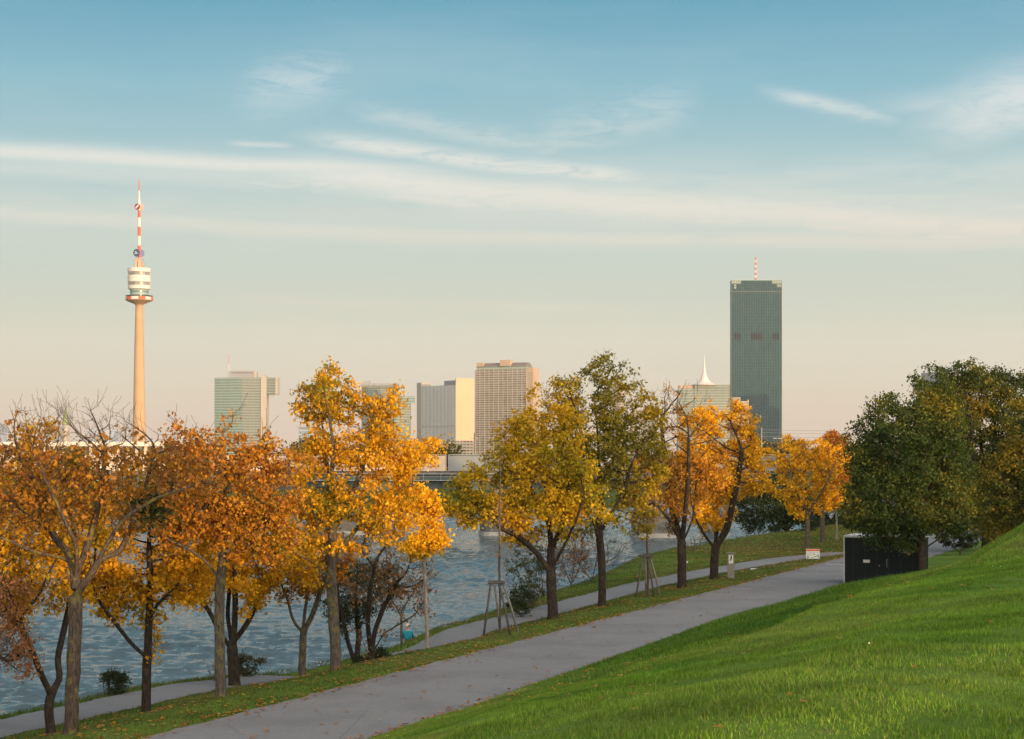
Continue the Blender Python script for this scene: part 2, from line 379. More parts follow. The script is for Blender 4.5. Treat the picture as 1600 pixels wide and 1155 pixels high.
# marks on the path
def decal(name, pts, label, cat, m, lift=.03, th=.006):
    b = MB(); b.v = [(x, y, tz(x, y)+lift) for x, y in pts]+[(x, y, tz(x, y)+lift+th) for x, y in pts]
    n = len(pts); b.f = [tuple(range(n))[::-1], tuple(range(n, 2*n))]+[(i, (i+1) % n, n+(i+1) % n, n+i) for i in range(n)]; b.mi = [0]*len(b.f)
    return b.build(name, m)
def along(s, u): return tuple(xy(s, u))
for (sa, sb, ua, ub) in ((47.6, 47.8, -2.2, -1.6), (47.9, 48.1, -1.5, -.6)):
    o = decal('path_marking', [along(sa, ua), along(sb, ua), along(sb, ub), along(sa, ub)], None, None, M['white']); o['kind'] = 'structure'
o = decal('path_joint', [along(42., -5.0), along(42.08, -5.0), along(42.08, -.3), along(42., -.3)], None, None, M['concrete'], .024, .004); o['kind'] = 'structure'
# river and far land
Dr = [44.]
while Dr[-1] < 420: Dr.append(Dr[-1]+max(.2, .0042*(Dr[-1]-10)))
Dr = np.array(Dr); tt = np.linspace(-.42, .34, 420); Xw = Dr[:, None]*tt[None, :]; Yw = np.repeat(Dr[:, None], len(tt), 1); Hw = np.zeros_like(Xw)
rw = np.random.default_rng(3)
for i in range(54):
    lam = .38*(2.2/.38)**rw.random(); th = math.radians(-96)+rw.normal(0, .42); ph = rw.uniform(0, 6.28); kx, ky = math.cos(th)*6.283/lam, math.sin(th)*6.283/lam
    amp = .0078*lam**.8; env = .7+.5*np.sin(Xw*.05*rw.uniform(.5, 1.5)+Yw*.09*rw.uniform(.5, 1.5)+ph*2)
    a_ = np.sin(Xw*kx+Yw*ky+ph); Hw += amp*env*(a_-.35*np.cos(2*(Xw*kx+Yw*ky+ph)))
Hw *= .55+.75*np.clip(.5+.6*np.sin(Xw*.031+2+.9*np.sin(Yw*.05))*np.cos(Yw*.083+1.1*np.sin(Xw*.04)+.5)+.25*np.sin(Yw*.31+Xw*.06), 0, 1)
n0, n1 = Xw.shape; ix = np.arange(n0*n1).reshape(n0, n1); qw = np.stack([ix[:-1, :-1], ix[:-1, 1:], ix[1:, 1:], ix[1:, :-1]], -1).reshape(-1, 4)
vw = np.vstack([np.stack([Xw, Yw, -3+Hw*1.15], -1).reshape(-1, 3), [(-2500, -300, -3.35), (900, -300, -3.35), (900, 2500, -3.35), (-2500, 2500, -3.35)]])
qw = np.vstack([qw, [[n0*n1, n0*n1+1, n0*n1+2, n0*n1+3]]])
setp(np_mesh('water', vw, qw.ravel(), np.arange(len(qw))*4, np.full(len(qw), 4), M['water'], smooth=True), kind='structure')
bank = np.array([(-900, 120), (-300, 175), (-80, 240), (-15, 268), (40, 306), (110, 372), (220, 480), (420, 700), (900, 1200)], float)
nrm = []
for i in range(len(bank)):
    d = bank[min(i+1, len(bank)-1)]-bank[max(i-1, 0)]; d /= np.linalg.norm(d); nrm.append((-d[1], d[0]))
nrm = np.array(nrm); offs = [(-8, -4.6), (0, -3.1), (.8, -2.3), (5, -2.), (11, -.9), (18, -.5), (60, -.2), (200, .0), (700, 0), (1500, 0), (2600, 0)]
fine_t = np.linspace(0, len(bank)-1, 120); bx = np.interp(fine_t, range(len(bank)), bank[:, 0]); by = np.interp(fine_t, range(len(bank)), bank[:, 1])
nx = np.interp(fine_t, range(len(bank)), nrm[:, 0]); ny = np.interp(fine_t, range(len(bank)), nrm[:, 1])
wv_ = .8*np.sin(fine_t*9)+.5*np.sin(fine_t*23)
Xf = np.stack([bx+nx*o+(wv_*nx if o < 20 else 0) for o, _ in offs], 1); Yf = np.stack([by+ny*o+(wv_*ny if o < 20 else 0) for o, _ in offs], 1)
Zf = np.stack([np.full(120, z)+0. for _, z in offs], 1)
setp(grid_mesh('far_bank', Xf, Yf, Zf, M['far_grass']), kind='structure')
# a land sheet on the right behind the near trees, joining the banks beyond view
def at(x, y_, D): return Vector(((x-800)/F*D, D, CH-(y_-HZ)/F*D))
def gx(x, D): return (x-800)/F*D
def gz(y_, D): return CH-(y_-HZ)/F*D

# ------------------------------------------------------------------ trees
def colonize(seeds, attr, step=.2, di=1.6, dk=.34, iters=140, up=.12, rng=None):
    P = [s[0] for s in seeds]; par = [s[1] for s in seeds]
    P = [np.array(p, float) for p in P]
    att = attr.copy(); nodes = np.array(P); near = np.zeros(len(att), int); nd = np.full(len(att), 1e9)
    def upd(start):
        new = nodes[start:]
        for c in range(0, len(att), 4000):
            d = np.linalg.norm(att[c:c+4000, None, :]-new[None], axis=2); j = d.argmin(1); dm = d[np.arange(len(j)), j]
            bet = dm < nd[c:c+4000]; nd[c:c+4000][bet] = dm[bet]; near[c:c+4000][bet] = j[bet]+start
    upd(0); dead = {}
    for it in range(iters):
        act = nd < (di if it > 12 else 50.)
        if not act.any(): break
        ids = near[act]; dv = att[act]-nodes[ids]; dv /= np.linalg.norm(dv, axis=1)[:, None]+1e-9
        uq, inv = np.unique(ids, return_inverse=True); acc = np.zeros((len(uq), 3)); np.add.at(acc, inv, dv)
        acc /= np.linalg.norm(acc, axis=1)[:, None]+1e-9
        acc += rng.normal(0, .16, acc.shape); acc[:, 2] += up; acc /= np.linalg.norm(acc, axis=1)[:, None]+1e-9
        cnt = np.array([dead.get(int(i), 0) for i in uq]); ok = cnt < 3
        if not ok.any(): break
        for i in uq[ok]: dead[int(i)] = dead.get(int(i), 0)+1
        newp = nodes[uq[ok]]+acc[ok]*step; st = len(nodes)
        nodes = np.vstack([nodes, newp]); par += [int(i) for i in uq[ok]]
        upd(st)
        keep = nd > dk; att = att[keep]; near = near[keep]; nd = nd[keep]
        if len(att) == 0 or len(nodes) > 9000: break
    return nodes, np.array(par)
def radii(par, base_r, tip=.006, pw=2.35):
    n = len(par); acc = np.zeros(n); kids = np.zeros(n, int)
    for i in range(n-1, 0, -1):
        if acc[i] == 0: acc[i] = tip**pw
        acc[par[i]] += acc[i]
    r = np.maximum(acc, tip**pw)**(1/pw); k = base_r/max(r[0], 1e-6)
    # scale the thick end to base_r while tips stay thin
    t = np.clip((r-tip)/max(r[0]-tip, 1e-6), 0, 1)
    return r*(1+(k-1)*t**.30)
def wood_mesh(nodes, par, rad, name, m, parent, flare=True):
    n = len(par); ch = [[] for _ in range(n)]
    for i in range(1, n): 
        if par[i] >= 0: ch[par[i]].append(i)
    V_, L_, cnt = [], [], 0; starts = []
    stack = [(i, None) for i in range(n) if par[i] < 0]
    while stack:
        i, p = stack.pop(); chain = [p, i] if p is not None else [i]
        while ch[i]:
            c = sorted(ch[i], key=lambda k: -rad[k]); 
            for o in c[1:]: stack.append((o, i))
            i = c[0]; chain.append(i)
        if len(chain) < 2: continue
        pts = nodes[chain].copy(); rr = rad[chain].copy()
        if p is not None: rr[0] = min(rad[p], rr[1]*1.25)
        elif flare:
            h = pts[:, 2]-pts[0, 2]; rr = rr*(1+.35*np.exp(-h/.22))
        if len(pts) > 3: pts[1:-1] = (pts[:-2]+2*pts[1:-1]+pts[2:])/4
        d = np.gradient(pts, axis=0); d /= np.linalg.norm(d, axis=1)[:, None]+1e-9
        ref = np.array([0, 0, 1.]) if abs(d[len(d)//2, 2]) < .8 else np.array([1., 0, 0])
        u = np.cross(d, ref); u /= np.linalg.norm(u, axis=1)[:, None]+1e-9; q = np.cross(d, u)
        k = 12 if rr[0] > .09 else (6 if rr[0] > .03 else 3)
        a = np.arange(k)*2*math.pi/k
        ring = pts[:, None]+(u[:, None]*np.cos(a)[None, :, None]+q[:, None]*np.sin(a)[None, :, None])*rr[:, None, None]
        if k == 12: ring += (u[:, None]*np.cos(a)[None, :, None]+q[:, None]*np.sin(a)[None, :, None])*(rr[:, None, None]*.09*np.sin(a*3+pts[:, 2:3]*.9)[:, :, None])
        V_.append(ring.reshape(-1, 3)); m_ = len(pts)
        idx = cnt+np.arange(m_*k).reshape(m_, k); nx_ = np.roll(idx, -1, 1)
        L_.append(np.stack([idx[:-1], nx_[:-1], nx_[1:], idx[1:]], -1).reshape(-1, 4)[:, ::-1]); cnt += m_*k
    v = np.vstack(V_); q = np.vstack(L_)
    return np_mesh(name, v, q.ravel(), np.arange(len(q))*4, np.full(len(q), 4), m, parent, smooth=True)
LEAF3 = np.array([(0, -.5), (.16, -.3), (.5, -.12), (.2, .06), (.26, .3), (.0, .55), (-.24, .32), (-.2, .05), (-.5, -.1), (-.17, -.3)])
LEAF1 = np.array([(0, -.5), (.3, -.05), (0, .5), (-.3, -.05)])
def leaves_mesh(pts, size, cols, name, parent, shape=LEAF3, droop=.4, rng=None, m=None):
    n = len(pts); k = len(shape)
    nr = rng.normal(0, 1, (n, 3)); nr[:, 2] = np.abs(nr[:, 2])*.8; nr /= np.linalg.norm(nr, axis=1)[:, None]
    t = rng.normal(0, 1, (n, 3)); t[:, 2] -= droop; t -= nr*(t*nr).sum(1)[:, None]; t /= np.linalg.norm(t, axis=1)[:, None]
    bt = np.cross(nr, t); sz = size*rng.uniform(.5, 1.35, n)
    v = pts[:, None]+(bt[:, None]*shape[None, :, 0:1]+t[:, None]*shape[None, :, 1:2])*sz[:, None, None]
    v = v - nr[:, None]*(np.abs(shape[None, :, 0:1])*sz[:, None, None]*.35)
    v = v.reshape(-1, 3); tint = np.repeat(cols, k, 0)
    return np_mesh(name, v, np.arange(n*k), np.arange(n)*k, np.full(n, k), m or M['leaf'], parent, tint)
def field(p, sc, seed):
    return (np.sin(p[:, 0]*sc+seed)+np.sin(p[:, 1]*sc*1.1+2*seed)+np.sin(p[:, 2]*sc*1.3+3*seed)+np.sin((p[:, 0]+p[:, 2])*sc*1.9+seed)+np.sin((p[:, 1]-p[:, 2])*sc*2.3))/5
def palette(p, pal, rng, seed, coh=.55, sc=1.1):
    v = np.clip(.5+coh*field(p, sc, seed)*.9+(1-coh)*rng.normal(0, .36, len(p)), 0, 1)*(len(pal)-1)
    pal = np.array(pal); i = np.minimum(v.astype(int), len(pal)-2); f = (v-i)[:, None]
    c = pal[i]*(1-f)+pal[i+1]*f
    return np.clip(c*rng.uniform(.62, 1.25, (len(p), 1)), 0, .95)
ORANGE = [(.20, .20, .014), (.44, .28, .012), (.68, .34, .010), (.78, .40, .012), (.84, .50, .02), (.62, .24, .012)]
LITORANGE = [(.50, .30, .012), (.76, .40, .01), (.84, .45, .012), (.90, .55, .02)]
RUST = [(.12, .13, .02), (.24, .15, .02), (.42, .155, .016), (.62, .26, .012), (.30, .10, .03), (.70, .33, .014), (.22, .17, .02), (.52, .20, .012)]
GOLD = [(.22, .21, .014), (.42, .31, .012), (.60, .38, .012), (.68, .40, .010), (.60, .28, .012)]
OLIVE = [(.09, .11, .015), (.20, .18, .017), (.32, .26, .018), (.46, .33, .017), (.58, .34, .014)]
GREEN = [(.022, .046, .012), (.036, .068, .014), (.058, .096, .016), (.095, .12, .02), (.32, .24, .018)]
DARK = [(.018, .036, .012), (.03, .052, .016), (.05, .072, .02)]
BROWN = [(.20, .10, .045), (.30, .15, .06), (.38, .19, .06), (.26, .11, .04)]
STATS = []
def tree(name, label, cat, D, base, stems, blobs, wpx, pal, n_att, n_leaf, leaf=.17, barkm='bark', group=None, z=None, seed=1, step=.2, di=1.7, dk=.33,
         spread=.16, twigs=0, shape=LEAF3, holes=0, up=.12, thick=1.0, coh=.55, dz_=0., droop=.4, tipr=.0066, depthk=.66, second=None, topbare=None, gap=(2.7, -.10), skirt=None):
    """stems: polylines of picture points (drawn at the tree's own distance, with some depth), blobs: (cx, cy, rx, ry[, weight])"""
    rng = np.random.default_rng(seed*101+5)
    bx_, by_ = base; X = gx(bx_, D); Y = D; z0 = tz(X, Y) if z is None else z
    root = empty(name, (X, Y, z0), label, cat, group)
    k = D/F; sd = []
    # stems
    pts_all = []
    def add_poly(poly, parent_idx, depth_dir):
        last = parent_idx
        for a in range(len(poly)-1):
            p, q = np.array(poly[a], float), np.array(poly[a+1], float); ln = np.linalg.norm(q-p)*k; m_ = max(1, int(round(ln/step)))
            for j in range(1, m_+1):
                r = p+(q-p)*j/m_
                prog = (a+j/m_)/(len(poly)-1)
                w3 = np.array([(r[0]-bx_)*k, depth_dir*prog, (by_-r[1])*k])+np.append(rng.normal(0, .012*thick, 2), 0)
                sd.append((w3, last)); last = len(sd)-1
        return
    sd.append((np.array([0, 0, -.15]), -1)); 
    for si, st in enumerate(stems):
        if si == 0: add_poly([(bx_, by_)]+list(st), 0, 0.); continue
        p0 = st[0]; w0 = np.array([(p0[0]-bx_)*k, 0, (by_-p0[1])*k])
        dist = [np.hypot(s[0][0]-w0[0], s[0][2]-w0[2]) for s in sd]; j = int(np.argmin(dist))
        dd = rng.uniform(.3, 1.)*(-1 if si % 2 else 1)*np.hypot(st[-1][0]-p0[0], st[-1][1]-p0[1])*k*.6
        yj = sd[j][0][1]
        last = j; poly = st
        for a in range(len(poly)-1):
            p, q = np.array(poly[a], float), np.array(poly[a+1], float); ln = np.linalg.norm(q-p)*k; m_ = max(1, int(round(ln/step)))
            for jj in range(1, m_+1):
                r = p+(q-p)*jj/m_; prog = (a+jj/m_)/(len(poly)-1)
                sd.append((np.array([(r[0]-bx_)*k, yj+dd*prog, (by_-r[1])*k]), last)); last = len(sd)-1
    # attractors
    if cat == 'tree': blobs = [(q[0], q[1], q[2]*1.07, q[3]*1.09, *(q[4:])) for q in blobs]; n_att = int(n_att*1.45); dk *= .86
    wts = np.array([(bb[4] if len(bb) > 4 else 1.)*bb[2]*bb[3] for bb in blobs]); wts = wts/wts.sum(); A = []
    for bb, wt in zip(blobs, wts):
        m_ = int(n_att*wt)+1; v = rng.normal(0, 1, (m_, 3)); v /= np.linalg.norm(v, axis=1)[:, None]; v *= rng.uniform(.12, 1, (m_, 1))**(1/2.4)
        ry = (bb[2]*.6+bb[3]*.4)*depthk
        A.append(np.stack([(bb[0]-bx_)*k+v[:, 0]*bb[2]*k, v[:, 1]*ry*k, (by_-bb[1])*k+v[:, 2]*bb[3]*k], 1))
    A = np.vstack(A)
    for h in range(holes):
        c = A[rng.integers(len(A))]; A = A[np.linalg.norm(A-c, axis=1) > rng.uniform(.35, .7)*thick]
    A = A[A[:, 2] > .5]
    if skirt: A = A[(A[:, 2] > skirt[1]) | (A[:, 0]+bx_*k < skirt[0]*k)]; A = A[A[:, 2] > skirt[2]]
    A = A[field(A, gap[0]/max(thick, .1), seed*1.3) > gap[1]]
    nodes, par = colonize(sd, A, step, di, dk, 130, up, rng)
    rad = radii(par, wpx*.93*k/2, tipr)
    n = len(par); thin = np.where(rad < .028*thick)[0]; haskid = np.zeros(n, bool); haskid[par[1:]] = True; tips = np.where(~haskid)[0]; tips = tips[tips > len(sd)*.5]
    # side twigs
    if twigs:
        ex, ep = [], []
        src = rng.choice(thin, size=min(len(thin), twigs)) if len(thin) else []
        cur = n
        for t_ in src:
            d = nodes[t_]-nodes[par[t_]]; d = d/(np.linalg.norm(d)+1e-9)+rng.normal(0, .5, 3); d[2] += .35; d /= np.linalg.norm(d); last = t_
            p = nodes[t_]
            for q in range(rng.integers(2, 5)):
                p = p+d*step*.7; d = d+rng.normal(0, .15, 3); d[2] += .08; d /= np.linalg.norm(d); ex.append(p); ep.append(last); last = cur; cur += 1
        if ex: nodes = np.vstack([nodes, np.array(ex)]); par = np.concatenate([par, np.array(ep)]); rad = np.concatenate([rad, np.full(len(ex), tipr*.8)])
    wood_mesh(nodes, par, rad, 'trunk', M[barkm], root)
    if n_leaf:
        # leaves sit in small sprays round the thin wood
        cand = np.concatenate([thin, tips, tips]); 
        if topbare is not None:
            zc = (by_-topbare)*k; pk = np.where(nodes[cand, 2] > zc, .12, 1.); cand = cand[rng.random(len(cand)) < pk]
        lf = leaf*.64; n_lf = int(n_leaf*(1.42 if cat == 'shrub' or skirt else 1.2)); q_ = 9
        ns = max(6, n_lf//q_); ci = rng.choice(cand, ns); c = nodes[ci]+rng.normal(0, spread*.55, (ns, 3))
        off = rng.normal(0, 1, (ns*q_, 3))*np.array([spread*.85, spread*.85, spread*.38]); tl = rng.normal(0, .3, (ns, 2))
        off[:, 2] += (off[:, :2]*np.repeat(tl, q_, 0)).sum(1)-np.hypot(off[:, 0], off[:, 1])*.35
        p = np.repeat(c, q_, 0)+off
        cols = palette(p, pal, rng, seed*1.7, coh)
        leaves_mesh(p, lf, cols, 'crown', root, shape, droop, rng)
        if second:
            for (sx, sy, sr, sn, spal) in second:
                c = np.array([(sx-bx_)*k, rng.uniform(-.6, .3), (by_-sy)*k]); p = c+rng.normal(0, sr*k*.5, (sn, 3))
                q = leaves_mesh(p, leaf*.7, palette(p, spal, rng, 3., .4), 'mistletoe_leaves', root, LEAF1, 0., rng)
    STATS.append((name, len(nodes), len(par)))
    return root
MAPLE = 'maples in the row between the path and the river'
# nearest, nearly bare maple at the left
tree('maple_tree', 'nearly bare maple with thick lichen-spotted trunk and a sawn-off stub, in the lower left corner', 'tree', 42.5, (110, 1145),
     [[(114, 1060), (117, 980), (119, 905), (122, 870), (121, 832)], [(118, 930), (150, 890), (175, 845), (205, 805), (262, 772), (330, 752)], [(119, 905), (100, 865), (60, 830), (0, 792), (-50, 770)],
      [(120, 900), (128, 850), (108, 790), (92, 740), (84, 700)], [(121, 895), (140, 830), (150, 770), (155, 700)], [(105, 872), (60, 862), (20, 838), (-40, 820)], [(160, 872), (190, 860), (212, 800), (222, 760), (235, 700)],
      [(70, 838), (52, 790), (40, 740)]],
     [(70, 730, 120, 80, 1.), (190, 730, 110, 70, 1.), (100, 690, 120, 60, .8), (20, 770, 90, 60, .6), (300, 745, 70, 40, .5), (150, 655, 80, 35, .35), (60, 790, 90, 50, .7), (210, 790, 80, 45, .7)], 23,
     [(.10, .10, .02), (.20, .13, .025), (.36, .15, .02), (.50, .23, .015), (.26, .09, .03), (.46, .24, .016)], 2200, 4600, .17, 'bark_brown', MAPLE, seed=1, di=1.9, dk=.26, twigs=2600, spread=.13, up=.3, thick=.8, topbare=700, gap=(1., -9), tipr=.0048,
     second=[(115, 720, 22, 500, OLIVE), (240, 790, 26, 700, GREEN)])
tree('maple_tree', 'forked orange maple whose two stems part low down, leftmost beside the riverside path', 'tree', 47.5, (80, 1130),
     [[(76, 1090), (78, 1062)], [(78, 1064), (66, 1020), (58, 980), (42, 935), (30, 880), (10, 820)], [(80, 1062), (90, 1045), (80, 1015), (85, 975), (91, 930), (93, 870), (88, 800)], [(45, 945), (62, 925), (80, 905)], [(91, 930), (108, 912), (122, 880)]],
     [(30, 810, 80, 110), (100, 790, 75, 90), (62, 690, 45, 55, .7), (0, 880, 60, 60, .9), (120, 880, 45, 50, .7), (60, 760, 90, 80)], 15,
     ORANGE, 1100, 11500, .17, 'bark_dark', MAPLE, seed=2, holes=8, twigs=200)
tree('maple_tree', 'maple with dry pinkish-brown hanging leaves, cut by the left edge', 'tree', 46, (-45, 1120),
     [[(-45, 1000), (-40, 940)], [(-45, 985), (-10, 965), (20, 985), (45, 1000)], [(-42, 950), (-10, 910), (20, 890)]],
     [(5, 940, 38, 48), (-30, 900, 60, 60), (40, 985, 25, 28, .5), (15, 880, 30, 30, .5)], 15,
     [(.22, .11, .05), (.34, .16, .07), (.44, .22, .09), (.30, .12, .05)], 500, 3600, .12, 'bark_dark', MAPLE, seed=61, holes=4, twigs=150, droop=1.)
tree('maple_tree', 'orange maple with one long limb bending left, standing at the edge of the riverside path', 'tree', 50.5, (228, 1100),
     [[(229, 1040), (231, 1000), (234, 940), (236, 890), (232, 830)], [(229, 1010), (208, 985), (190, 955), (172, 925), (160, 890)], [(233, 1020), (240, 1000), (237, 970)], [(234, 950), (248, 925), (270, 905)]],
     [(215, 850, 90, 85), (170, 870, 60, 70), (280, 860, 60, 70, .8), (230, 780, 75, 65), (235, 915, 60, 35, .5)], 15,
     ORANGE, 1000, 11000, .17, 'bark_dark', MAPLE, seed=3, holes=9)
tree('maple_tree', 'tall rust and orange maple with a thinning top, second pale trunk from the left', 'tree', 49, (345, 1088),
     [[(344, 1030), (343, 960), (345, 905), (350, 860), (352, 790), (350, 720)], [(344, 905), (325, 875), (295, 852), (262, 838)], [(348, 885), (370, 840), (385, 790), (400, 740)], [(350, 870), (398, 845), (430, 810), (450, 770)], [(346, 880), (330, 820), (312, 760), (300, 700)]],
     [(330, 740, 85, 85), (400, 760, 75, 85), (300, 690, 50, 60, .6), (350, 670, 45, 45, .5), (420, 700, 50, 50, .6), (280, 800, 60, 60, .8), (400, 840, 70, 50, .7), (440, 750, 50, 60, .7), (275, 730, 45, 60, .6)], 17,
     RUST, 2000, 15500, .155, 'bark', MAPLE, seed=4, holes=14, twigs=500, up=.16, topbare=668)
tree('maple_tree', 'bright orange maple with several dark stems from a low fork, behind the tall rusty one', 'tree', 58.5, (366, 1068),
     [[(364, 1030), (362, 1000)], [(362, 1010), (345, 985), (330, 950), (312, 925)], [(363, 1005), (352, 960), (352, 920), (350, 880)], [(365, 1000), (370, 950), (372, 900), (370, 850)], [(366, 1000), (385, 970), (400, 935), (415, 900)]],
     [(370, 890, 95, 60), (430, 870, 60, 60), (320, 900, 55, 45), (390, 830, 80, 50), (450, 900, 45, 35, .7)], 18,
     LITORANGE, 900, 10500, .18, 'bark_dark', MAPLE, seed=5, holes=9)
tree('maple_tree', 'small orange maple with an open vase-like fork, just left of the tallest orange maple', 'tree', 60, (472, 1042),
     [[(472, 1000), (473, 962)], [(472, 966), (458, 940), (452, 905), (440, 880)], [(473, 962), (476, 925), (482, 890)], [(474, 964), (492, 930), (505, 895), (520, 865)]],
     [(470, 850, 50, 55), (505, 840, 45, 50, .7), (440, 870, 35, 40, .7), (475, 800, 45, 45, .7)], 12,
     RUST, 520, 4200, .17, 'bark', MAPLE, seed=6, holes=8)
tree('maple_tree', 'tallest bright orange maple with a broad irregular crown reaching well above the skyline', 'tree', 55, (525, 1045),
     [[(522, 980), (519, 920), (517, 880), (520, 820), (515, 750), (505, 680)], [(518, 905), (500, 880), (470, 862), (440, 842)], [(518, 890), (535, 850), (575, 800), (600, 775), (640, 735)], [(517, 870), (500, 820), (488, 770), (478, 700)],
      [(518, 830), (540, 790), (560, 740), (575, 690), (580, 640)], [(516, 760), (525, 700), (520, 640), (512, 590)], [(620, 750), (645, 720), (660, 690)]],
     [(515, 645, 55, 62), (560, 700, 75, 80), (500, 600, 40, 42, .7), (600, 650, 38, 38, .7), (480, 760, 50, 55, .8), (655, 700, 38, 45, .9), (560, 800, 90, 60, .9), (485, 840, 45, 40, .6), (530, 585, 30, 28, .4), (618, 770, 36, 34, .5), (475, 650, 26, 26, .4), (622, 612, 14, 16, .2)], 18,
     ORANGE, 1900, 17000, .165, 'bark', MAPLE, seed=7, holes=16, twigs=250, coh=.5)
tree('young_maple_tree', 'slender young maple with a pale straight stem and a small bright orange egg-shaped crown', 'tree', 62, (668, 1015),
     [[(666, 960), (664, 900), (662, 860), (660, 800)]],
     [(660, 825, 31, 44), (655, 785, 26, 32, .7), (678, 835, 20, 26, .4)], 6.5,
     LITORANGE, 620, 5200, .17, 'bark_pale', MAPLE, seed=8, holes=2)
tree('maple_tree', 'broad golden maple with a dark crown of low spreading limbs, behind the nearer staked sapling', 'tree', 71.5, (863, 968),
     [[(862, 930), (861, 890)], [(861, 895), (838, 862), (812, 838), (785, 825), (760, 800)], [(861, 890), (862, 850), (858, 800), (850, 740), (848, 680)], [(862, 888), (882, 850), (900, 810), (912, 770)], [(858, 820), (838, 780), (818, 740)], [(862, 860), (880, 820), (890, 750)]],
     [(850, 740, 75, 75), (790, 770, 85, 60), (735, 775, 45, 42, .8), (840, 670, 48, 45, .7), (895, 760, 50, 60, .8), (790, 690, 35, 38, .6), (820, 820, 70, 32, .6), (850, 625, 24, 30, .35), (880, 665, 36, 42, .5), (925, 790, 34, 44, .5), (720, 800, 34, 26, .4)], 17,
     GOLD, 2300, 21500, .19, 'bark_dark', MAPLE, seed=9, holes=14, step=.23)
tree('maple_tree', 'airy olive green maple thinning at its tall top, next right of the broad golden one', 'tree', 78, (940, 946),
     [[(941, 900), (938, 850), (936, 820)], [(938, 850), (925, 810), (905, 790), (890, 740)], [(936, 825), (940, 780), (938, 720), (935, 660), (930, 610)], [(938, 830), (955, 800), (972, 770), (985, 720)], [(938, 760), (960, 720), (975, 660)], [(938, 740), (912, 690), (898, 640), (885, 600)]],
     [(940, 700, 75, 60), (925, 620, 45, 45, .6), (880, 620, 32, 35, .45), (960, 600, 40, 35, .45), (985, 680, 45, 60, .7), (900, 740, 45, 50, .6), (990, 750, 40, 45, .6), (945, 574, 30, 24, .3), (870, 660, 35, 45, .5), (1005, 650, 35, 45, .5), (990, 800, 36, 36, .5), (895, 805, 36, 34, .5), (1010, 720, 34, 50, .6)], 13,
     OLIVE, 2500, 18500, .19, 'bark_dark', MAPLE, seed=10, holes=18, twigs=500, step=.23, coh=.6)
tree('maple_tree', 'half bare brown maple with dark upright limbs, just left of the brightest orange one', 'tree', 87, (1065, 918),
     [[(1065, 880), (1066, 845)], [(1065, 850), (1048, 815), (1028, 790), (1010, 775)], [(1065, 845), (1052, 800), (1045, 750), (1040, 700), (1035, 650)], [(1066, 845), (1070, 790), (1072, 730), (1070, 670)], [(1067, 848), (1085, 810), (1092, 760), (1100, 710)]],
     [(1050, 710, 55, 65), (1030, 760, 40, 50, .8), (1060, 650, 45, 38, .6), (1095, 700, 40, 55, .7), (1040, 800, 30, 28, .5), (1010, 700, 32, 50, .6), (1060, 640, 55, 45, .5), (1100, 745, 35, 45, .5), (1005, 770, 34, 44, .6)], 15,
     [(.16, .12, .03), (.30, .15, .03), (.45, .22, .02), (.70, .30, .012), (.25, .12, .04)], 1900, 9000, .18, 'bark_dark', MAPLE, seed=11, holes=12, twigs=900, step=.23, coh=.7, topbare=700)
tree('maple_tree', 'brightest orange maple with a V-shaped fork, standing left of the grey information pillar', 'tree', 92.5, (1115, 905),
     [[(1116, 870), (1118, 850)], [(1116, 855), (1100, 835), (1086, 812), (1075, 780)], [(1118, 850), (1124, 815), (1120, 770), (1118, 720)], [(1119, 852), (1135, 825), (1142, 790), (1150, 745), (1155, 700)]],
     [(1130, 720, 60, 55), (1160, 690, 40, 40, .8), (1110, 670, 45, 40, .8), (1090, 760, 45, 45, .7), (1110, 795, 40, 26, .6), (1170, 740, 32, 35, .7), (1150, 648, 30, 30, .4), (1185, 715, 28, 36, .5), (1085, 700, 34, 50, .6)], 14,
     LITORANGE, 1700, 17500, .2, 'bark_dark', MAPLE, seed=12, holes=12, step=.24)
tree('maple_tree', 'round orange maple with fine fanning branches beyond the end of the grass wedge', 'tree', 120, (1262, 858),
     [[(1262, 820), (1261, 798)], [(1261, 800), (1245, 775), (1232, 750)], [(1261, 800), (1262, 760), (1258, 720)], [(1262, 800), (1280, 770), (1292, 740)]],
     [(1255, 745, 52, 50), (1240, 710, 32, 30, .5), (1290, 740, 42, 50, .8), (1225, 750, 36, 40, .6), (1260, 790, 44, 18, .3)], 8,
     LITORANGE, 900, 9000, .24, 'bark', MAPLE, seed=13, holes=8, step=.28, di=2.2, dk=.4, twigs=500)
tree('maple_tree', 'deep orange maple partly behind the round one, farthest of the row', 'tree', 129, (1285, 850),
     [[(1285, 815), (1286, 795)], [(1286, 797), (1278, 765), (1275, 730)], [(1286, 797), (1300, 760), (1310, 725)]],
     [(1300, 735, 34, 55), (1320, 700, 16, 20, .3), (1285, 700, 20, 20, .3)], 8,
     [(.50, .18, .01), (.75, .26, .01), (.85, .30, .012)], 700, 6500, .25, 'bark', MAPLE, seed=14, holes=5, step=.28, di=2.2, dk=.4)
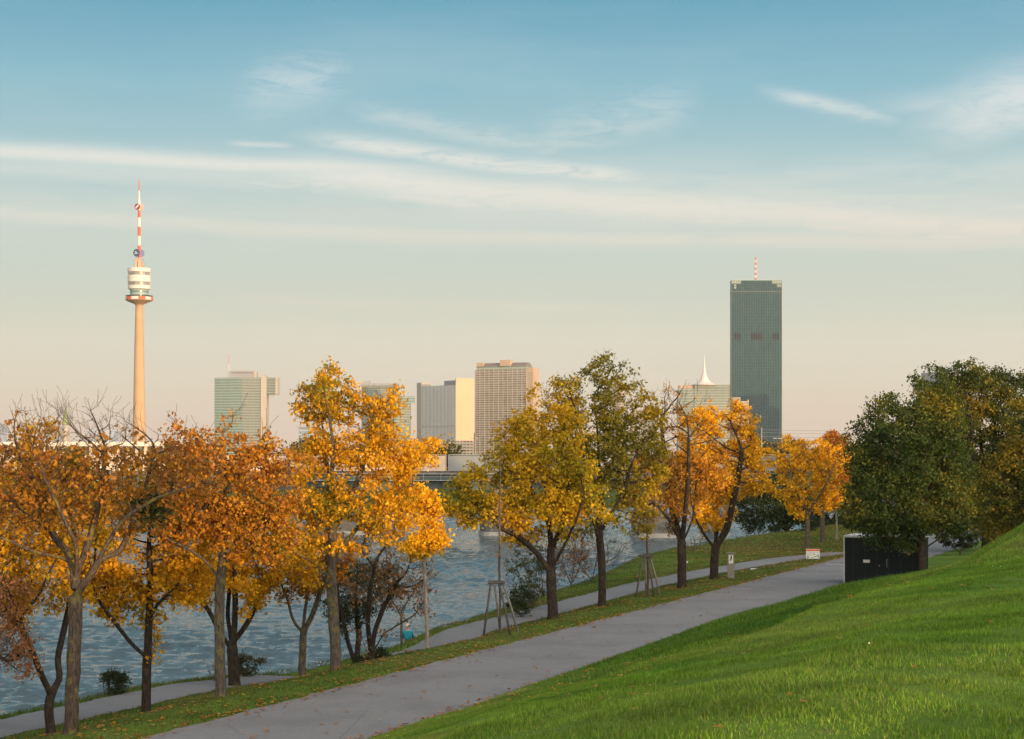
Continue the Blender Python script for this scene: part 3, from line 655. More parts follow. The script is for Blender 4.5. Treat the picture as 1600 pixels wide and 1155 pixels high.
# riverside trees and shrubs
tree('riverside_tree', 'dark multi-stemmed tree with rusty thinning leaves on the bank behind the tallest orange maple', 'tree', 66, (581, 1018),
     [[(580, 990), (579, 975)], [(579, 985), (568, 950), (560, 900), (555, 860)], [(580, 975), (585, 940), (600, 900), (618, 870)], [(580, 978), (576, 930), (580, 880), (590, 830)], [(582, 975), (598, 945), (625, 930), (650, 915)]],
     [(600, 840, 45, 50), (640, 860, 40, 35, .7), (570, 850, 40, 50, .7), (610, 790, 40, 40, .6), (650, 900, 25, 15, .3)], 12,
     [(.16, .11, .07), (.24, .14, .07), (.34, .17, .06), (.14, .12, .05)], 1100, 2000, .16, 'bark_dark', seed=15, holes=8, twigs=700)
tree('willow_tree', 'dark green willow with two leaning trunks at the water edge behind the tallest orange maple', 'tree', 69, (556, 1014),
     [[(556, 1008)], [(556, 1010), (545, 970), (538, 930), (530, 890)], [(556, 1008), (560, 960), (552, 910), (556, 870)]],
     [(530, 890, 36, 45), (570, 890, 35, 45, .9), (600, 880, 30, 40, .5), (515, 925, 22, 30, .5)], 12,
     [(.03, .05, .018), (.05, .07, .025), (.08, .095, .035)], 700, 7500, .15, 'bark_dark', seed=16, shape=LEAF1, droop=1.2, twigs=200)
tree('small_bare_tree', 'small almost leafless tree at the water edge beside the seated person', 'tree', 75, (627, 1003),
     [[(627, 960), (626, 930)], [(627, 950), (612, 925), (600, 905)], [(626, 945), (642, 920), (655, 900)]],
     [(627, 900, 34, 35), (615, 920, 25, 20, .5), (650, 915, 22, 22, .4)], 4.5,
     BROWN, 350, 420, .13, 'bark', seed=17, twigs=500, tipr=.005)
def shrub(name, label, D, cx, ybase, rx, h, pal, n_leaf, leaf=.12, seed=1, barkm='twig', twigs=150, n_att=260, group='shrubs along the river bank', z=None, step=.14):
    return tree(name, label, 'shrub', D, (cx, ybase), [[(cx, ybase-h*.12)], [(cx, ybase-2), (cx-rx*.35, ybase-h*.3)], [(cx, ybase-2), (cx+rx*.4, ybase-h*.3)], [(cx, ybase-2), (cx+rx*.1, ybase-h*.35)]],
         [(cx, ybase-h*.52, rx, h*.5), (cx-rx*.4, ybase-h*.4, rx*.6, h*.34, .6), (cx+rx*.35, ybase-h*.35, rx*.6, h*.34, .6)], max(3, 60/D*3),
         pal, n_att, int(n_leaf*.62), leaf, barkm, group, z=z, seed=seed, step=step, di=1.2, dk=.2, spread=.1, shape=LEAF1, twigs=twigs+250, up=.35, gap=(4., -.12))
shrub('riverside_shrub', 'rounded dark green shrub on the verge between the two leftmost orange maples', 56, 180, 1083, 27, 38, DARK+[(.07, .09, .02)], 2600, seed=21)
shrub('riverside_shrub', 'grey-green reedy shrub at the water behind the bright orange low-forked maple', 62, 384, 1042, 28, 36, [(.06, .065, .03), (.10, .10, .05), (.05, .07, .02)], 2200, seed=22)
shrub('riverside_shrub', 'thin leafless shrub leaning over the water left of the slim grey trunk', 60, 335, 1060, 16, 42, BROWN, 60, seed=23, twigs=300)
shrub('riverside_shrub', 'dense dark shrub around the foot of the dark multi-stemmed tree', 67, 588, 1020, 36, 48, DARK, 4200, seed=24)
shrub('riverside_shrub', 'sparse green leafy shrub rising behind the nearer staked sapling', 84, 832, 955, 44, 118, [(.06, .08, .02), (.10, .12, .025), (.16, .15, .03)], 3400, .16, seed=25, n_att=700, step=.22, twigs=500)
shrub('riverside_shrub', 'low dark evergreen shrub at the foot of the sparse green one, near the water', 81, 815, 957, 30, 48, DARK, 3000, .13, seed=26)
shrub('riverside_shrub', 'rust-leaved shrub on the bank between the golden and the olive maple trunks', 95, 893, 935, 34, 105, [(.22, .12, .03), (.36, .17, .03), (.28, .10, .03), (.16, .13, .03)], 1900, .16, seed=27, n_att=600, step=.22, twigs=600)
shrub('bare_shrub', 'wide leafless grey shrub overhanging the water right of the olive maple trunk', 98, 925, 918, 62, 100, BROWN, 320, .14, seed=28, n_att=800, step=.22, twigs=1100, barkm='bark')
shrub('bare_shrub', 'little bare bush at the water edge behind the half bare maple trunk', 116, 1082, 880, 28, 32, BROWN, 60, .14, seed=29, twigs=400, step=.2)
tree('riverside_tree', 'dark green spreading tree leaning over the water beyond the grassy shore', 'tree', 146, (1232, 838),
     [[(1230, 828)], [(1231, 832), (1215, 812), (1195, 800)], [(1231, 830), (1225, 790), (1215, 770)], [(1231, 830), (1245, 800), (1250, 780)]],
     [(1190, 800, 45, 38), (1220, 775, 40, 38), (1170, 815, 22, 20, .5), (1245, 800, 30, 38, .7)], 9,
     DARK+[(.05, .075, .02)], 1100, 12000, .26, 'bark_dark', seed=31, step=.3, di=2.4, dk=.42, spread=.25)
tree('riverside_tree', 'second dark green tree behind the orange round maple trunk by the water', 'tree', 158, (1300, 832),
     [[(1300, 815)], [(1300, 818), (1285, 800), (1275, 785)], [(1300, 818), (1312, 795), (1318, 775)]],
     [(1295, 795, 45, 32), (1330, 780, 35, 40), (1268, 800, 22, 22, .4)], 9,
     DARK+[(.05, .075, .02)], 900, 9500, .28, 'bark_dark', seed=32, step=.32, di=2.4, dk=.42, spread=.25)
tree('slender_sapling', 'thin pale sapling caught by the sun beyond the end of the riverside lawn', 'tree', 132, (1307, 843),
     [[(1307, 800), (1306, 760)]], [(1306, 765, 12, 25)], 3.2, LITORANGE, 120, 250, .2, 'bark_pale', seed=33, step=.25)
shrub('riverside_shrub', 'low green shrubbery on the lawn edge just left of the dark container', 150, 1345, 838, 34, 30, DARK+[(.06, .08, .02)], 3000, .25, seed=34, step=.3)
# big green trees at the right
GT = 'broad green trees on the right'
tree('lime_tree', 'broad dark green tree overhanging the dark container, its trunk beside the container', 'tree', 84, (1440, 891),
     [[(1441, 850), (1440, 800), (1442, 740), (1445, 680), (1440, 620)], [(1441, 830), (1415, 790), (1385, 760), (1355, 740)], [(1440, 820), (1470, 780), (1490, 740)], [(1441, 780), (1410, 720), (1390, 670), (1370, 640)], [(1442, 760), (1475, 700), (1485, 650)], [(1440, 838), (1400, 815), (1360, 812)], [(1441, 835), (1475, 815), (1500, 800)]],
     [(1410, 690, 75, 85), (1455, 640, 50, 60), (1380, 760, 60, 60), (1440, 770, 65, 75), (1350, 700, 30, 40, .7), (1330, 760, 25, 35, .6), (1392, 812, 46, 20, .45), (1480, 760, 45, 60, .8), (1380, 625, 24, 35, .4), (1425, 600, 18, 25, .3), (1430, 588, 28, 32, .5), (1462, 582, 30, 32, .8), (1480, 700, 40, 60, .8), (1395, 610, 25, 32, .4), (1350, 665, 28, 36, .5)], 13,
     GREEN, 3400, 40000, .22, 'bark_dark', GT, skirt=(1422, 2.5, 1.5), seed=41, step=.27, di=2., dk=.38, spread=.2, shape=LEAF1, holes=10, gap=(2.6, -.22))
tree('lime_tree', 'tallest green tree turning gold at the top, behind the one beside the container', 'tree', 116, (1540, 835),
     [[(1540, 800), (1538, 760), (1535, 700), (1530, 640)], [(1539, 800), (1510, 760), (1490, 720)], [(1539, 790), (1570, 750), (1590, 700)], [(1537, 740), (1510, 680), (1500, 620)], [(1538, 730), (1560, 680), (1570, 620)]],
     [(1515, 610, 62, 68), (1575, 630, 55, 75), (1485, 600, 45, 55, .8), (1508, 570, 38, 32, .6), (1555, 588, 38, 34, .6), (1470, 640, 36, 60, .7), (1500, 790, 60, 40, .8), (1540, 740, 80, 70), (1495, 720, 40, 80, .8), (1510, 590, 38, 32, .5), (1480, 790, 50, 45, .6), (1560, 790, 50, 26, .5)], 14,
     [(.028, .05, .012), (.045, .07, .012), (.08, .10, .014), (.20, .17, .015), (.34, .22, .015)], 3300, 40000, .29, 'bark_dark', GT, skirt=(0, 1.6, 1.6), seed=42, step=.32, di=2.4, dk=.45, spread=.26, shape=LEAF1, holes=8, gap=(2.6, -.22))
tree('lime_tree', 'green tree with golden edges at the far right edge above the grass slope', 'tree', 100, (1640, 830),
     [[(1640, 790), (1638, 720), (1630, 650)], [(1640, 800), (1600, 750), (1580, 720)], [(1640, 790), (1680, 740)], [(1640, 780), (1610, 700), (1600, 640)]],
     [(1620, 680, 60, 80), (1670, 680, 60, 80), (1600, 745, 60, 55), (1600, 615, 32, 40, .5), (1640, 600, 45, 30, .4), (1590, 700, 50, 60, .8), (1585, 600, 30, 30, .4), (1580, 780, 50, 34, .8)], 14,
     [(.028, .05, .012), (.045, .07, .012), (.08, .10, .014), (.20, .17, .015), (.32, .19, .015)], 2600, 30000, .26, 'bark_dark', GT, skirt=(0, 1.4, 1.4), seed=43, step=.3, di=2.4, dk=.45, spread=.24, shape=LEAF1, holes=8, gap=(2.6, -.22))
shrub('roadside_shrub', 'dark green shrub beside the path beyond the container, under the tallest green tree', 112, 1500, 868, 32, 46, DARK+[(.05, .08, .02), (.16, .09, .03)], 4500, .18, seed=44, step=.22, group=None)
tree('maple_tree', 'low yellow-leaved tree glimpsed under the crowns right of the container', 'tree', 140, (1565, 820), [[(1565, 790)], [(1565, 800), (1550, 770)], [(1565, 800), (1580, 770)]],
     [(1550, 790, 50, 30), (1590, 780, 40, 30)], 9, GOLD, 500, 5000, .3, 'bark_dark', seed=45, step=.35, di=2.5, dk=.5, shape=LEAF1)
# unseen trees added on the dike, shading the middle maples and the bridge piers
src = [o for o in COL.objects if o.get('label', '').startswith('broad dark green tree')][0]
def copy_tree(o, loc, rz, sc, label, group):
    r = o.copy(); COL.objects.link(r); r.location = loc; r.rotation_euler = (0, 0, rz); r.scale = (sc,)*3; r['label'] = label; r['group'] = group
    for c in o.children: d = c.copy(); COL.objects.link(d); d.parent = r
    return r
for i, (x, y, sc) in enumerate([(21.6, 38.5, .9), (27.6, 43.4, 1.0), (58, 96, 1.1), (66, 103, 1.15), (74, 110, 1.1), (50, 88, 1.0), (43, 80, .9), (82, 118, 1.1)]):
    copy_tree(src, (x, y, tz(x, y)-(.1 if i < 2 else 2.2)), i*1.3+.4, sc, 'unseen dark green tree added on the dike to shade the maples and piers', 'unseen shade trees added on the dike')

ol = [o for o in COL.objects if o.get('label', '').startswith('airy olive')][0]  # unseen tree added behind the camera, partly blocking sun from the left maples
for i, (x, y, sc) in enumerate([(23.5, -6.0, .7),]):
    copy_tree(ol, (x, y, tz(x, y)-.1), i*2.3+.4, sc, 'unseen olive maple added behind the camera to dapple the left maples', 'unseen shade maples added behind the camera')
# ------------------------------------------------------------------ staked saplings
def staked(label_f, label_t, D, base, stem_top, legs, topx, ytop, pal, nleaf, seed, blob, bare=True):
    k = D/F; bx_, by_ = base; X = gx(bx_, D); z0 = tz(X, D)
    root = empty('tree_stake_frame', (X, D, z0), label_f, 'tree guard', 'wooden stake frames round young trees')
    tops = [(topx[0]+4, -.24), (topx[0]+9, .26), (topx[1]-9, -.26), (topx[1]-4, .24)]
    for i, ((lx, dyy), (tx_, ty_)) in enumerate(zip(legs, tops)):
        x0 = (lx-bx_)*k; xt = (tx_-bx_)*k; zt = (by_-ytop)*k
        zz = tz(X+x0, D+dyy)-z0
        MB().tube([(x0, dyy, zz-.15), (x0*.5+xt*.5+.01, dyy*.5+ty_*.5, (zz+zt)/2), (xt, ty_, zt)], [.045, .043, .04], 8).build('leg', M['wood'] if i % 2 else M['wood_dark'], root, True)
    zt = (by_-ytop)*k; xa, xb = (topx[0]-bx_)*k, (topx[1]-bx_)*k
    for (p, q) in (((xa, -.27), (xb, -.27)), ((xa, .29), (xb, .29)), ((xa+.06, -.3), (xa+.06, .32)), ((xb-.06, -.3), (xb-.06, .32))):
        b = MB(); b.tube([(p[0], p[1], zt+.02), (q[0], q[1], zt+.02)], .045, 6); b.build('rail', M['wood_dark'], root)
    b = MB()
    b.lathe([(.07, zt-.12), (.075, zt-.06)], 10); b.build('tie_strap', M['black'], root)
    tree('sapling', label_t, 'tree', D, base, [[(bx_+.5, (by_+ytop)/2), (bx_-1, ytop-30), (bx_+1, stem_top)]], blob, 4.2, pal, 90, nleaf, .14, 'twig' if not bare else 'bark', 'young staked saplings', seed=seed, twigs=160, step=.18, tipr=.005, up=.4)
staked('larger weathered wooden stake frame around the bare sapling, nearer to the camera', 'tall leafless sapling tied inside the nearer wooden stake frame', 65.5, (781, 988), 700,
       [(755, -.5), (782, .35), (798, -.5), (811, .4)], (763, 789), 909, BROWN, 14, 51, [(781, 800, 12, 80), (781, 720, 7, 45, .6)])
staked('dark wooden stake frame around the rusty sapling, farther from the camera', 'sapling with dry brown leaves tied inside the farther stake frame', 82, (1012, 932), 780,
       [(991, -.5), (1010, .35), (1021, -.5), (1033, .4)], (1000, 1020), 869, [(.30, .15, .05), (.42, .20, .05)], 420, 52, [(1008, 810, 20, 32), (1012, 840, 14, 18, .5)], False)

# ------------------------------------------------------------------ grass, fallen leaves, daisies
def infr(x, y, z, mx=150):
    pxl = 800+F*x/y; pyl = HZ-F*(z-CH)/y
    return (y > 4) & (pxl > -mx) & (pxl < 1600+mx) & (pyl < 1155+mx)
def scatter(n, s0, s1, u0, u1):
    s = RNG.uniform(s0, s1, n); u = RNG.uniform(u0, u1, n); x, y = xy(s, u); z = terrain(x, y); k = infr(x, y, z); return x[k], y[k], z[k], s[k], u[k]
def blades(x, y, z, h, wd, pal, name, parent=None, lean=.35):
    n = len(x); a = RNG.uniform(0, 2*math.pi, n); hh = h*RNG.uniform(.5, 1.35, n); ww = wd*RNG.uniform(.6, 1.3, n)
    c, s = np.cos(a), np.sin(a); ln = RNG.normal(0, lean, (n, 2))*hh[:, None]
    v = np.empty((n, 3, 3)); v[:, 0] = np.stack([x-c*ww/2, y-s*ww/2, z-.01], 1); v[:, 1] = np.stack([x+c*ww/2, y+s*ww/2, z-.01], 1)
    v[:, 2] = np.stack([x+ln[:, 0], y+ln[:, 1], z+hh], 1)
    p = np.stack([x, y, z], 1); cols = palette(p, pal, RNG, 2.2, .5, .35)*(1+.34*wob(x*.6+2, y*1.5, .9, 4.)+.2*wob(x, y, 3.1, 1.)+.15*wob(x, y, 7.7, 2.))[:, None]; dk_ = sstep(.15, .8, wob(x, y, .45, 9.))[:, None]*.4; cols = cols*(1-dk_*np.array([1., .62, .6])); cols = np.clip(cols, .005, .6)
    o = np_mesh(name, v.reshape(-1, 3), np.arange(n*3), np.arange(n)*3, np.full(n, 3), M['grass_blade'], parent, np.repeat(cols, 3, 0))
    return o
GP = [(.065, .14, .012), (.095, .20, .014), (.125, .26, .016), (.17, .29, .022), (.22, .28, .045), (.28, .28, .08)]
GPD = [(.045, .115, .010), (.07, .155, .012), (.095, .20, .014), (.14, .23, .03)]
GP2 = [(.06, .095, .018), (.085, .13, .02), (.11, .15, .024), (.17, .155, .05), (.21, .17, .07)]
X_, Y_, Z_, s_, u_ = scatter(1500000, -50, -16, -26, -5.3)
worn = wob(X_, Y_, 1.7, 7.)+.5*wob(X_, Y_, 5.1, 3.)
k = RNG.random(len(X_)) < np.where(worn > .78, .12, .8)
setp(blades(X_[k], Y_[k], Z_[k], .036, .011, GP, 'hill_grass'), 'short bright green mown grass on the near slope', 'grass', None, 'stuff')
X_, Y_, Z_, s_, u_ = scatter(520000, -16, 30, -24, -5.25)
k = RNG.random(len(u_)) < .8*sstep(-15, -10, u_)*sstep(-14, -7, s_)*sstep(11, 3, s_)
setp(blades(X_[k], Y_[k], Z_[k], .12, .026, GPD, 'coarse_grass', lean=.6), 'rougher dark green grass in the fold of the slope above the path', 'grass', None, 'stuff')
k = ~k
setp(blades(X_[k], Y_[k], Z_[k], .07, .026, GP, 'slope_grass'), 'green grass on the upper slope towards the dark container', 'grass', None, 'stuff')
X_, Y_, Z_, s_, u_ = scatter(330000, -26, 62, .0, 14.5)
u2_ = np.interp(s_, U2S, U2U); uc_ = np.interp(s_, UCS, UCU); k = (np.abs(u_-u2_) > 1.12) & (u_ < uc_+2.5) & ~((u2_ < 1.5) & (u_ < 2.5))
tall = np.where((np.abs(np.abs(u_-u2_)-1.4) < .5) | (u_ > uc_-.6), 1.7, 1.)[k]*np.where(u_[k] < .3, .8, 1.)
setp(blades(X_[k], Y_[k], Z_[k], .065*tall, .024, GP2, 'verge_grass'), 'green grass strip between the two paths and along the river edge', 'grass', None, 'stuff')
X_, Y_, Z_, s_, u_ = scatter(60000, 60, 130, -1, 16); uc_ = np.interp(s_, UCS, UCU); k = (u_ > .1) & (u_ < uc_+2)
setp(blades(X_[k], Y_[k], Z_[k], .13, .05, GP2, 'lawn_grass'), 'grass of the sunlit lawn below the far orange maples', 'grass', None, 'stuff')
def litter(n, s0, s1, u0, u1, size, keep=None):
    x, y, z, s, u = scatter(n, s0, s1, u0, u1)
    if keep is not None: k = keep(s, u, x, y); x, y, z = x[k], y[k], z[k]
    return np.stack([x, y, z], 1)
strip_clump = lambda s, u, x, y: (RNG.random(len(s)) < np.clip(.35+.8*wob(x, y, .8), .05, 1)) & (np.abs(u-np.interp(s, U2S, U2U)) > 1.)
pl = np.vstack([litter(11000, -24, 62, .0, 9, .1, strip_clump), litter(6000, 55, 120, 0, 12, .1), litter(200, -26, 60, -5, 0, .1), litter(900, -26, 60, -.5, .3, .1), litter(700, -26, 40, -5.4, -4.8, .1), litter(1800, -40, 30, -12, -5.2, .1, lambda s, u, x, y: RNG.random(len(s)) < np.exp((u+5.2)/2.5)), litter(700, -50, 30, -24, -6, .1)])
pl[:, 2] += .05
nl = len(pl); cols = palette(pl, [(.20, .09, .03), (.42, .17, .03), (.60, .28, .04), (.34, .12, .04), (.62, .42, .10)], RNG, 4., .2)
kk = len(LEAF3); a = RNG.uniform(0, 6.28, nl); ti = RNG.normal(0, .35, (nl, 2)); sz = RNG.uniform(.08, .17, nl)*np.where(pl[:, 1] < 38, .55, 1.)
vx = (LEAF3[None, :, 0]*np.cos(a)[:, None]-LEAF3[None, :, 1]*np.sin(a)[:, None])*sz[:, None]; vy = (LEAF3[None, :, 0]*np.sin(a)[:, None]+LEAF3[None, :, 1]*np.cos(a)[:, None])*sz[:, None]
v = np.stack([pl[:, 0:1]+vx, pl[:, 1:2]+vy, pl[:, 2:3]+np.abs(vx*ti[:, 0:1]+vy*ti[:, 1:2])], -1).reshape(-1, 3)
setp(np_mesh('fallen_leaves', v, np.arange(nl*kk), np.arange(nl)*kk, np.full(nl, kk), M['leaf'], None, np.repeat(cols, kk, 0)), 'scattered brown and orange fallen leaves on grass and path', 'leaves', None, 'stuff')
pd = litter(260, -40, 20, -22, -7, .1, lambda s, u, x, y: RNG.random(len(s)) < np.clip(wob(x, y, .5, 5.), 0, 1)); pd[:, 2] += .085
hexa = np.array([(math.cos(i*math.pi/3), math.sin(i*math.pi/3)) for i in range(6)])*.008; nd_ = len(pd)
v = np.stack([pd[:, 0:1]+hexa[None, :, 0], pd[:, 1:2]+hexa[None, :, 1]*.7, pd[:, 2:3]+hexa[None, :, 1]*.7], -1).reshape(-1, 3)
setp(np_mesh('daisies', v, np.arange(nd_*6), np.arange(nd_)*6, np.full(nd_, 6), M['white'], None), 'tiny white daisies dotted in the slope grass', 'flowers', None, 'stuff')

# ------------------------------------------------------------------ container, pillar, signs, person
D0 = 89.; cx0, cy0 = gx(1319, D0), D0
ang = math.atan2(.4, .9165)       # local x runs across the path, local y along it
root = empty('storage_container', (cx0, cy0, 0.), 'black-green metal storage container with pale roof edge at the foot of the slope', 'container', None, -ang)
L_, Wd, Hh = 3.85, 2.4, 2.5
MB().quadbox(.03, L_, .03, Wd, .05, Hh-.1).build('body', M['dark_container'], root)
b = MB()
for i in range(6): x = .45+i*.6; b.quadbox(x, x+.035, .012, .028, .12, Hh-.14)
b.build('panel_seams', M['black'], root)
b = MB()
for i in range(5): b.quadbox(3.0, 3.5, .005, .029, 1.7+i*.07, 1.735+i*.07)
b.quadbox(2.96, 3.54, .01, .0285, 1.66, 1.68); b.quadbox(2.96, 3.54, .01, .0285, 2.05, 2.07); b.build('vent', M['steel'], root)
MB().tube([(2.2, -.02, .9), (2.2, -.05, 1.0), (2.2, -.05, 1.25), (2.2, -.02, 1.35)], .012, 6).build('handle', M['steel'], root)
MB().quadbox(-.03, L_+.05, -.04, Wd+.05, Hh-.098, Hh).build('roof', M['container_edge'], root)
for x in (-.03, L_-.03): MB().quadbox(x, x+.05, -.03, .028, .0, Hh-.1).build('corner_post', M['container_edge'], root)
b = MB(); b.quadbox(.98, 1.32, .0, .027, 1.12, 1.27); b.build('label_plate', M['sign_white'], root)
MB().quadbox(1.78, 1.83, -.02, .027, .95, 1.01).build('lock', M['steel'], root); MB().quadbox(1.78, 1.83, -.02, .027, .3, .35).build('lock', M['steel'], root)
b = MB(); b.quadbox(L_+.12, L_+.17, -.1, 1.2, 0., 2.35); b.build('open_door', M['dark_container'], root)
def pl_at(x, y_, z=0.): D = F*(CH-z)/(y_-HZ); return gx(x, D), D
X, Y = pl_at(1142, 903.5); z0 = tz(X, Y)
root = empty('information_pillar', (X, Y, z0), 'grey concrete information pillar with a white notice, right of the brightest orange maple', 'information post', None, -.1)
MB().quadbox(-.18, .18, -.1, .1, -.1, 1.32).build('pillar', M['pillar_grey'], root, bev=.012)
MB().quadbox(-.21, .21, -.13, .13, 1.322, 1.38).build('cap', M['pillar_grey'], root)
MB().quadbox(-.12, .12, -.115, -.102, .78, 1.24).build('notice', M['sign_white'], root)
b = MB(); b.quadbox(-.02, .05, -.12, -.117, 1.0, 1.2); b.quadbox(-.05, .0, -.12, -.117, .92, 1.02); b.quadbox(.01, .06, -.12, -.117, 1.21, 1.225); b.build('pictogram', M['black'], root)
X, Y = pl_at(1270, 876); z0 = tz(X, Y)
root = empty('notice_board', (X, Y, z0), 'low white notice board with an orange header band at the tip of the grass wedge', 'sign', None, -.05)
for x in (-.36, .33): MB().quadbox(x, x+.035, -.02, .02, -.1, .3).build('post', M['steel'], root)
MB().quadbox(-.42, .42, -.018, .0, .10, .70).build('panel', M['sign_white'], root)
MB().quadbox(-.415, .415, -.024, -.0185, .58, .68).build('header_band', M['sign_orange'], root)
b = MB(); rr = random.Random(4)
for i in range(11):
    x = -.38+i*.07+rr.uniform(-.01, .01)
    b.quadbox(x, x+rr.uniform(.02, .05), -.0215, -.0185, .47+rr.uniform(0, .02), .53)
b.build('lettering', M['sign_blue'], root)
b = MB()
for i in range(34):
    x = rr.uniform(-.38, .34); z = .14+.24*rr.random(); b.prism([(x, 0), (x, 0)], 0, 0) if False else b.quadbox(x, x+rr.uniform(.02, .07), -.0215-.0002*i, -.0185, z, z+rr.uniform(.02, .06))
b.build('map_print', M['sign_green'], root)
for i, (x, y_, wdt, lab) in enumerate([(1178, 888.5, .42, 'flat white stone slab in the grass wedge near the notice board'), (1068, 878.5, .5, 'flat white stone slab on the river lawn behind the half bare maple')]):
    X, Y = pl_at(x, y_, -.2); z0 = tz(X, Y)
    b = MB(); b.quadbox(-wdt/2, wdt/2, -.22, .22, -.05, .09); o = b.build('stone_slab', M['sign_white'], None, bev=.02); o.location = (X, Y, z0); setp(o, lab, 'stone')
# seated person
Dp = 77.; X = gx(637, Dp); zp = gz(1003.5, Dp)
root = empty('person', (X, Dp, zp), 'person in a teal jacket and white cap sitting on the bank by the water', 'person')
def skin_body(name, chain, m, parent):
    me = bpy.data.meshes.new(name); me.from_pydata([c[0] for c in chain], [(c[2], i) for i, c in enumerate(chain) if c[2] is not None], [])
    o = bpy.data.objects.new(name, me); COL.objects.link(o); o.parent = parent
    md = o.modifiers.new('s', 'SKIN'); o.modifiers.new('d', 'SUBSURF').levels = 2; o.modifiers['d'].render_levels = 2
    for i, c in enumerate(chain): me.skin_vertices[0].data[i].radius = (c[1], c[1]*.8)
    me.skin_vertices[0].data[0].use_root = True; me.materials.append(m); return o
body = [((0, 0, .02), .15, None), ((0, .02, .2), .14, 0), ((0, .03, .38), .15, 1), ((0, .03, .5), .09, 2), ((0, .05, .58), .055, 3), ((0, .07, .66), .085, 4), ((0, .07, .73), .07, 5),
        ((-.17, .04, .46), .065, 2), ((-.25, .1, .26), .05, 7), ((-.2, .3, .16), .04, 8), ((-.12, .38, .18), .03, 9),
        ((.17, .04, .46), .065, 2), ((.25, .1, .26), .05, 11), ((.2, .3, .16), .04, 12), ((.12, .38, .18), .03, 13),
        ((-.12, .2, .04), .09, 0), ((-.14, .45, .16), .065, 15), ((-.14, .72, -.22), .05, 16), ((-.14, .86, -.24), .035, 17),
        ((.12, .2, .04), .09, 0), ((.14, .45, .16), .065, 19), ((.14, .72, -.22), .05, 20), ((.14, .86, -.24), .035, 21)]
skin_body('body', body, M['skin'], root)
jk = [((0, 0, .06), .165, None), ((0, .02, .2), .158, 0), ((0, .03, .38), .168, 1), ((0, .03, .5), .10, 2), ((-.17, .04, .46), .078, 2), ((-.25, .1, .26), .06, 4), ((-.2, .3, .16), .05, 5), ((.17, .04, .46), .078, 2), ((.25, .1, .26), .06, 7), ((.2, .3, .16), .05, 8)]
skin_body('jacket', jk, M['teal_cloth'], root)
b = MB(); b.lathe([(.10, .69), (.105, .73), (.085, .79), (.04, .82), (.01, .825)], 14, 0, .07); b.quadbox(-.07, .07, .14, .26, .705, .715); b.build('cap', M['white'], root, True)

# ------------------------------------------------------------------ bridge
Db = 200.
root = empty('river_bridge', (0, Db, -3.), 'long river bridge with noise barrier and green girders crossing behind the orange trees', 'bridge', None, R(-1.5))
x0, x1 = gx(-120, Db), gx(1235, Db)
zb = lambda y_: gz(y_, Db)+3.
MB().quadbox(x0, x1, -1., 9., zb(742), zb(736)).build('deck', M['concrete'], root)
xm = gx(702, Db)
def barrier(xa, xb, m, mp):
    b = MB(); n = int((xb-xa)/4); 
    b.quadbox(xa, xb, -1.15, -1.0, zb(736), zb(712)); b.build('noise_barrier', m, root)
    b = MB()
    for i in range(n+1): x = xa+(xb-xa)*i/n; b.quadbox(x-.05, x+.05, -1.22, -1.152, zb(736), zb(711))
    b.quadbox(xa, xb, -1.25, -.98, zb(711), zb(710)); b.build('barrier_posts', mp, root)
barrier(x0, xm-.3, M['barrier'], M['peach']); barrier(xm, x1, M['barrier_grey'], M['steel'])
for i, (ya, yb, yo) in enumerate(((764, 742.5, -.6), (762, 742.5, 3.5), (762, 742.5, 7.8))):
    b = MB(); b.quadbox(x0, x1, yo-.15, yo+.15, zb(ya), zb(yb)); b.quadbox(x0, x1, yo-.4, yo+.4, zb(ya+.9), zb(ya)-.003)
    n = int((x1-x0)/2.4)
    for j in range(n): x = x0+j*2.4; b.quadbox(x, x+.06, yo-.34, yo-.153, zb(ya)+.01, zb(yb)-.01)
    b.build('girder', M['girder'], root)
b = MB()
for j in range(int((x1-x0)/2)): x = x0+j*2.; b.quadbox(x, x+.05, -1.85, -1.8, zb(750), zb(740))
b.quadbox(x0, x1, -1.86, -1.79, zb(740), zb(739.2)); b.quadbox(x0, x1, -1.85, -1.8, zb(745), zb(744.4)); b.quadbox(x0, x1, -1.9, -.62, zb(751), zb(750)); b.build('railing', M['steel'], root)
def pier(x, D, wpx, hb, shaft):
    Dl = D; xx = gx(x, Dl); k = Dl/F; w2 = wpx*k/2; yy = Dl-Db
    pts = []
    for a in np.linspace(-math.pi/2, math.pi/2, 9): pts.append((xx+w2*.55+w2*.45*math.cos(a), yy+4+4.*math.sin(a)))
    for a in np.linspace(math.pi/2, 3*math.pi/2, 9): pts.append((xx-w2*.55+w2*.45*math.cos(a), yy+4+4.*math.sin(a)))
    p = MB().prism(pts, .45, hb*k).build('pier', M['concrete'], root)
    big = [(xx+(q[0]-xx)*1.05, yy+4+(q[1]-yy-4)*1.05) for q in pts]
    MB().prism(big, -3, .45).build('footing', M['pier_base'], p)
    MB().prism([(xx+(q[0]-xx)*shaft, yy+4+(q[1]-yy-4)*.7) for q in pts], hb*k+.003, zb(764)).build('shaft', M['concrete'], p)
pier(788, 196, 78, 33, .5); pier(1029, 193, 76, 34, .5); pier(540, 198, 76, 33, .5); pier(1113, 214, 36, 24, .6); pier(300, 199, 76, 33, .5); pier(60, 200, 76, 33, .5)
xx = gx(672, 285); b = MB(); b.lathe([(.42, .3), (.36, 1.), (.36, zb(765)+.4)], 12, xx, 285-Db-78); b.build('column', M['concrete'], root)
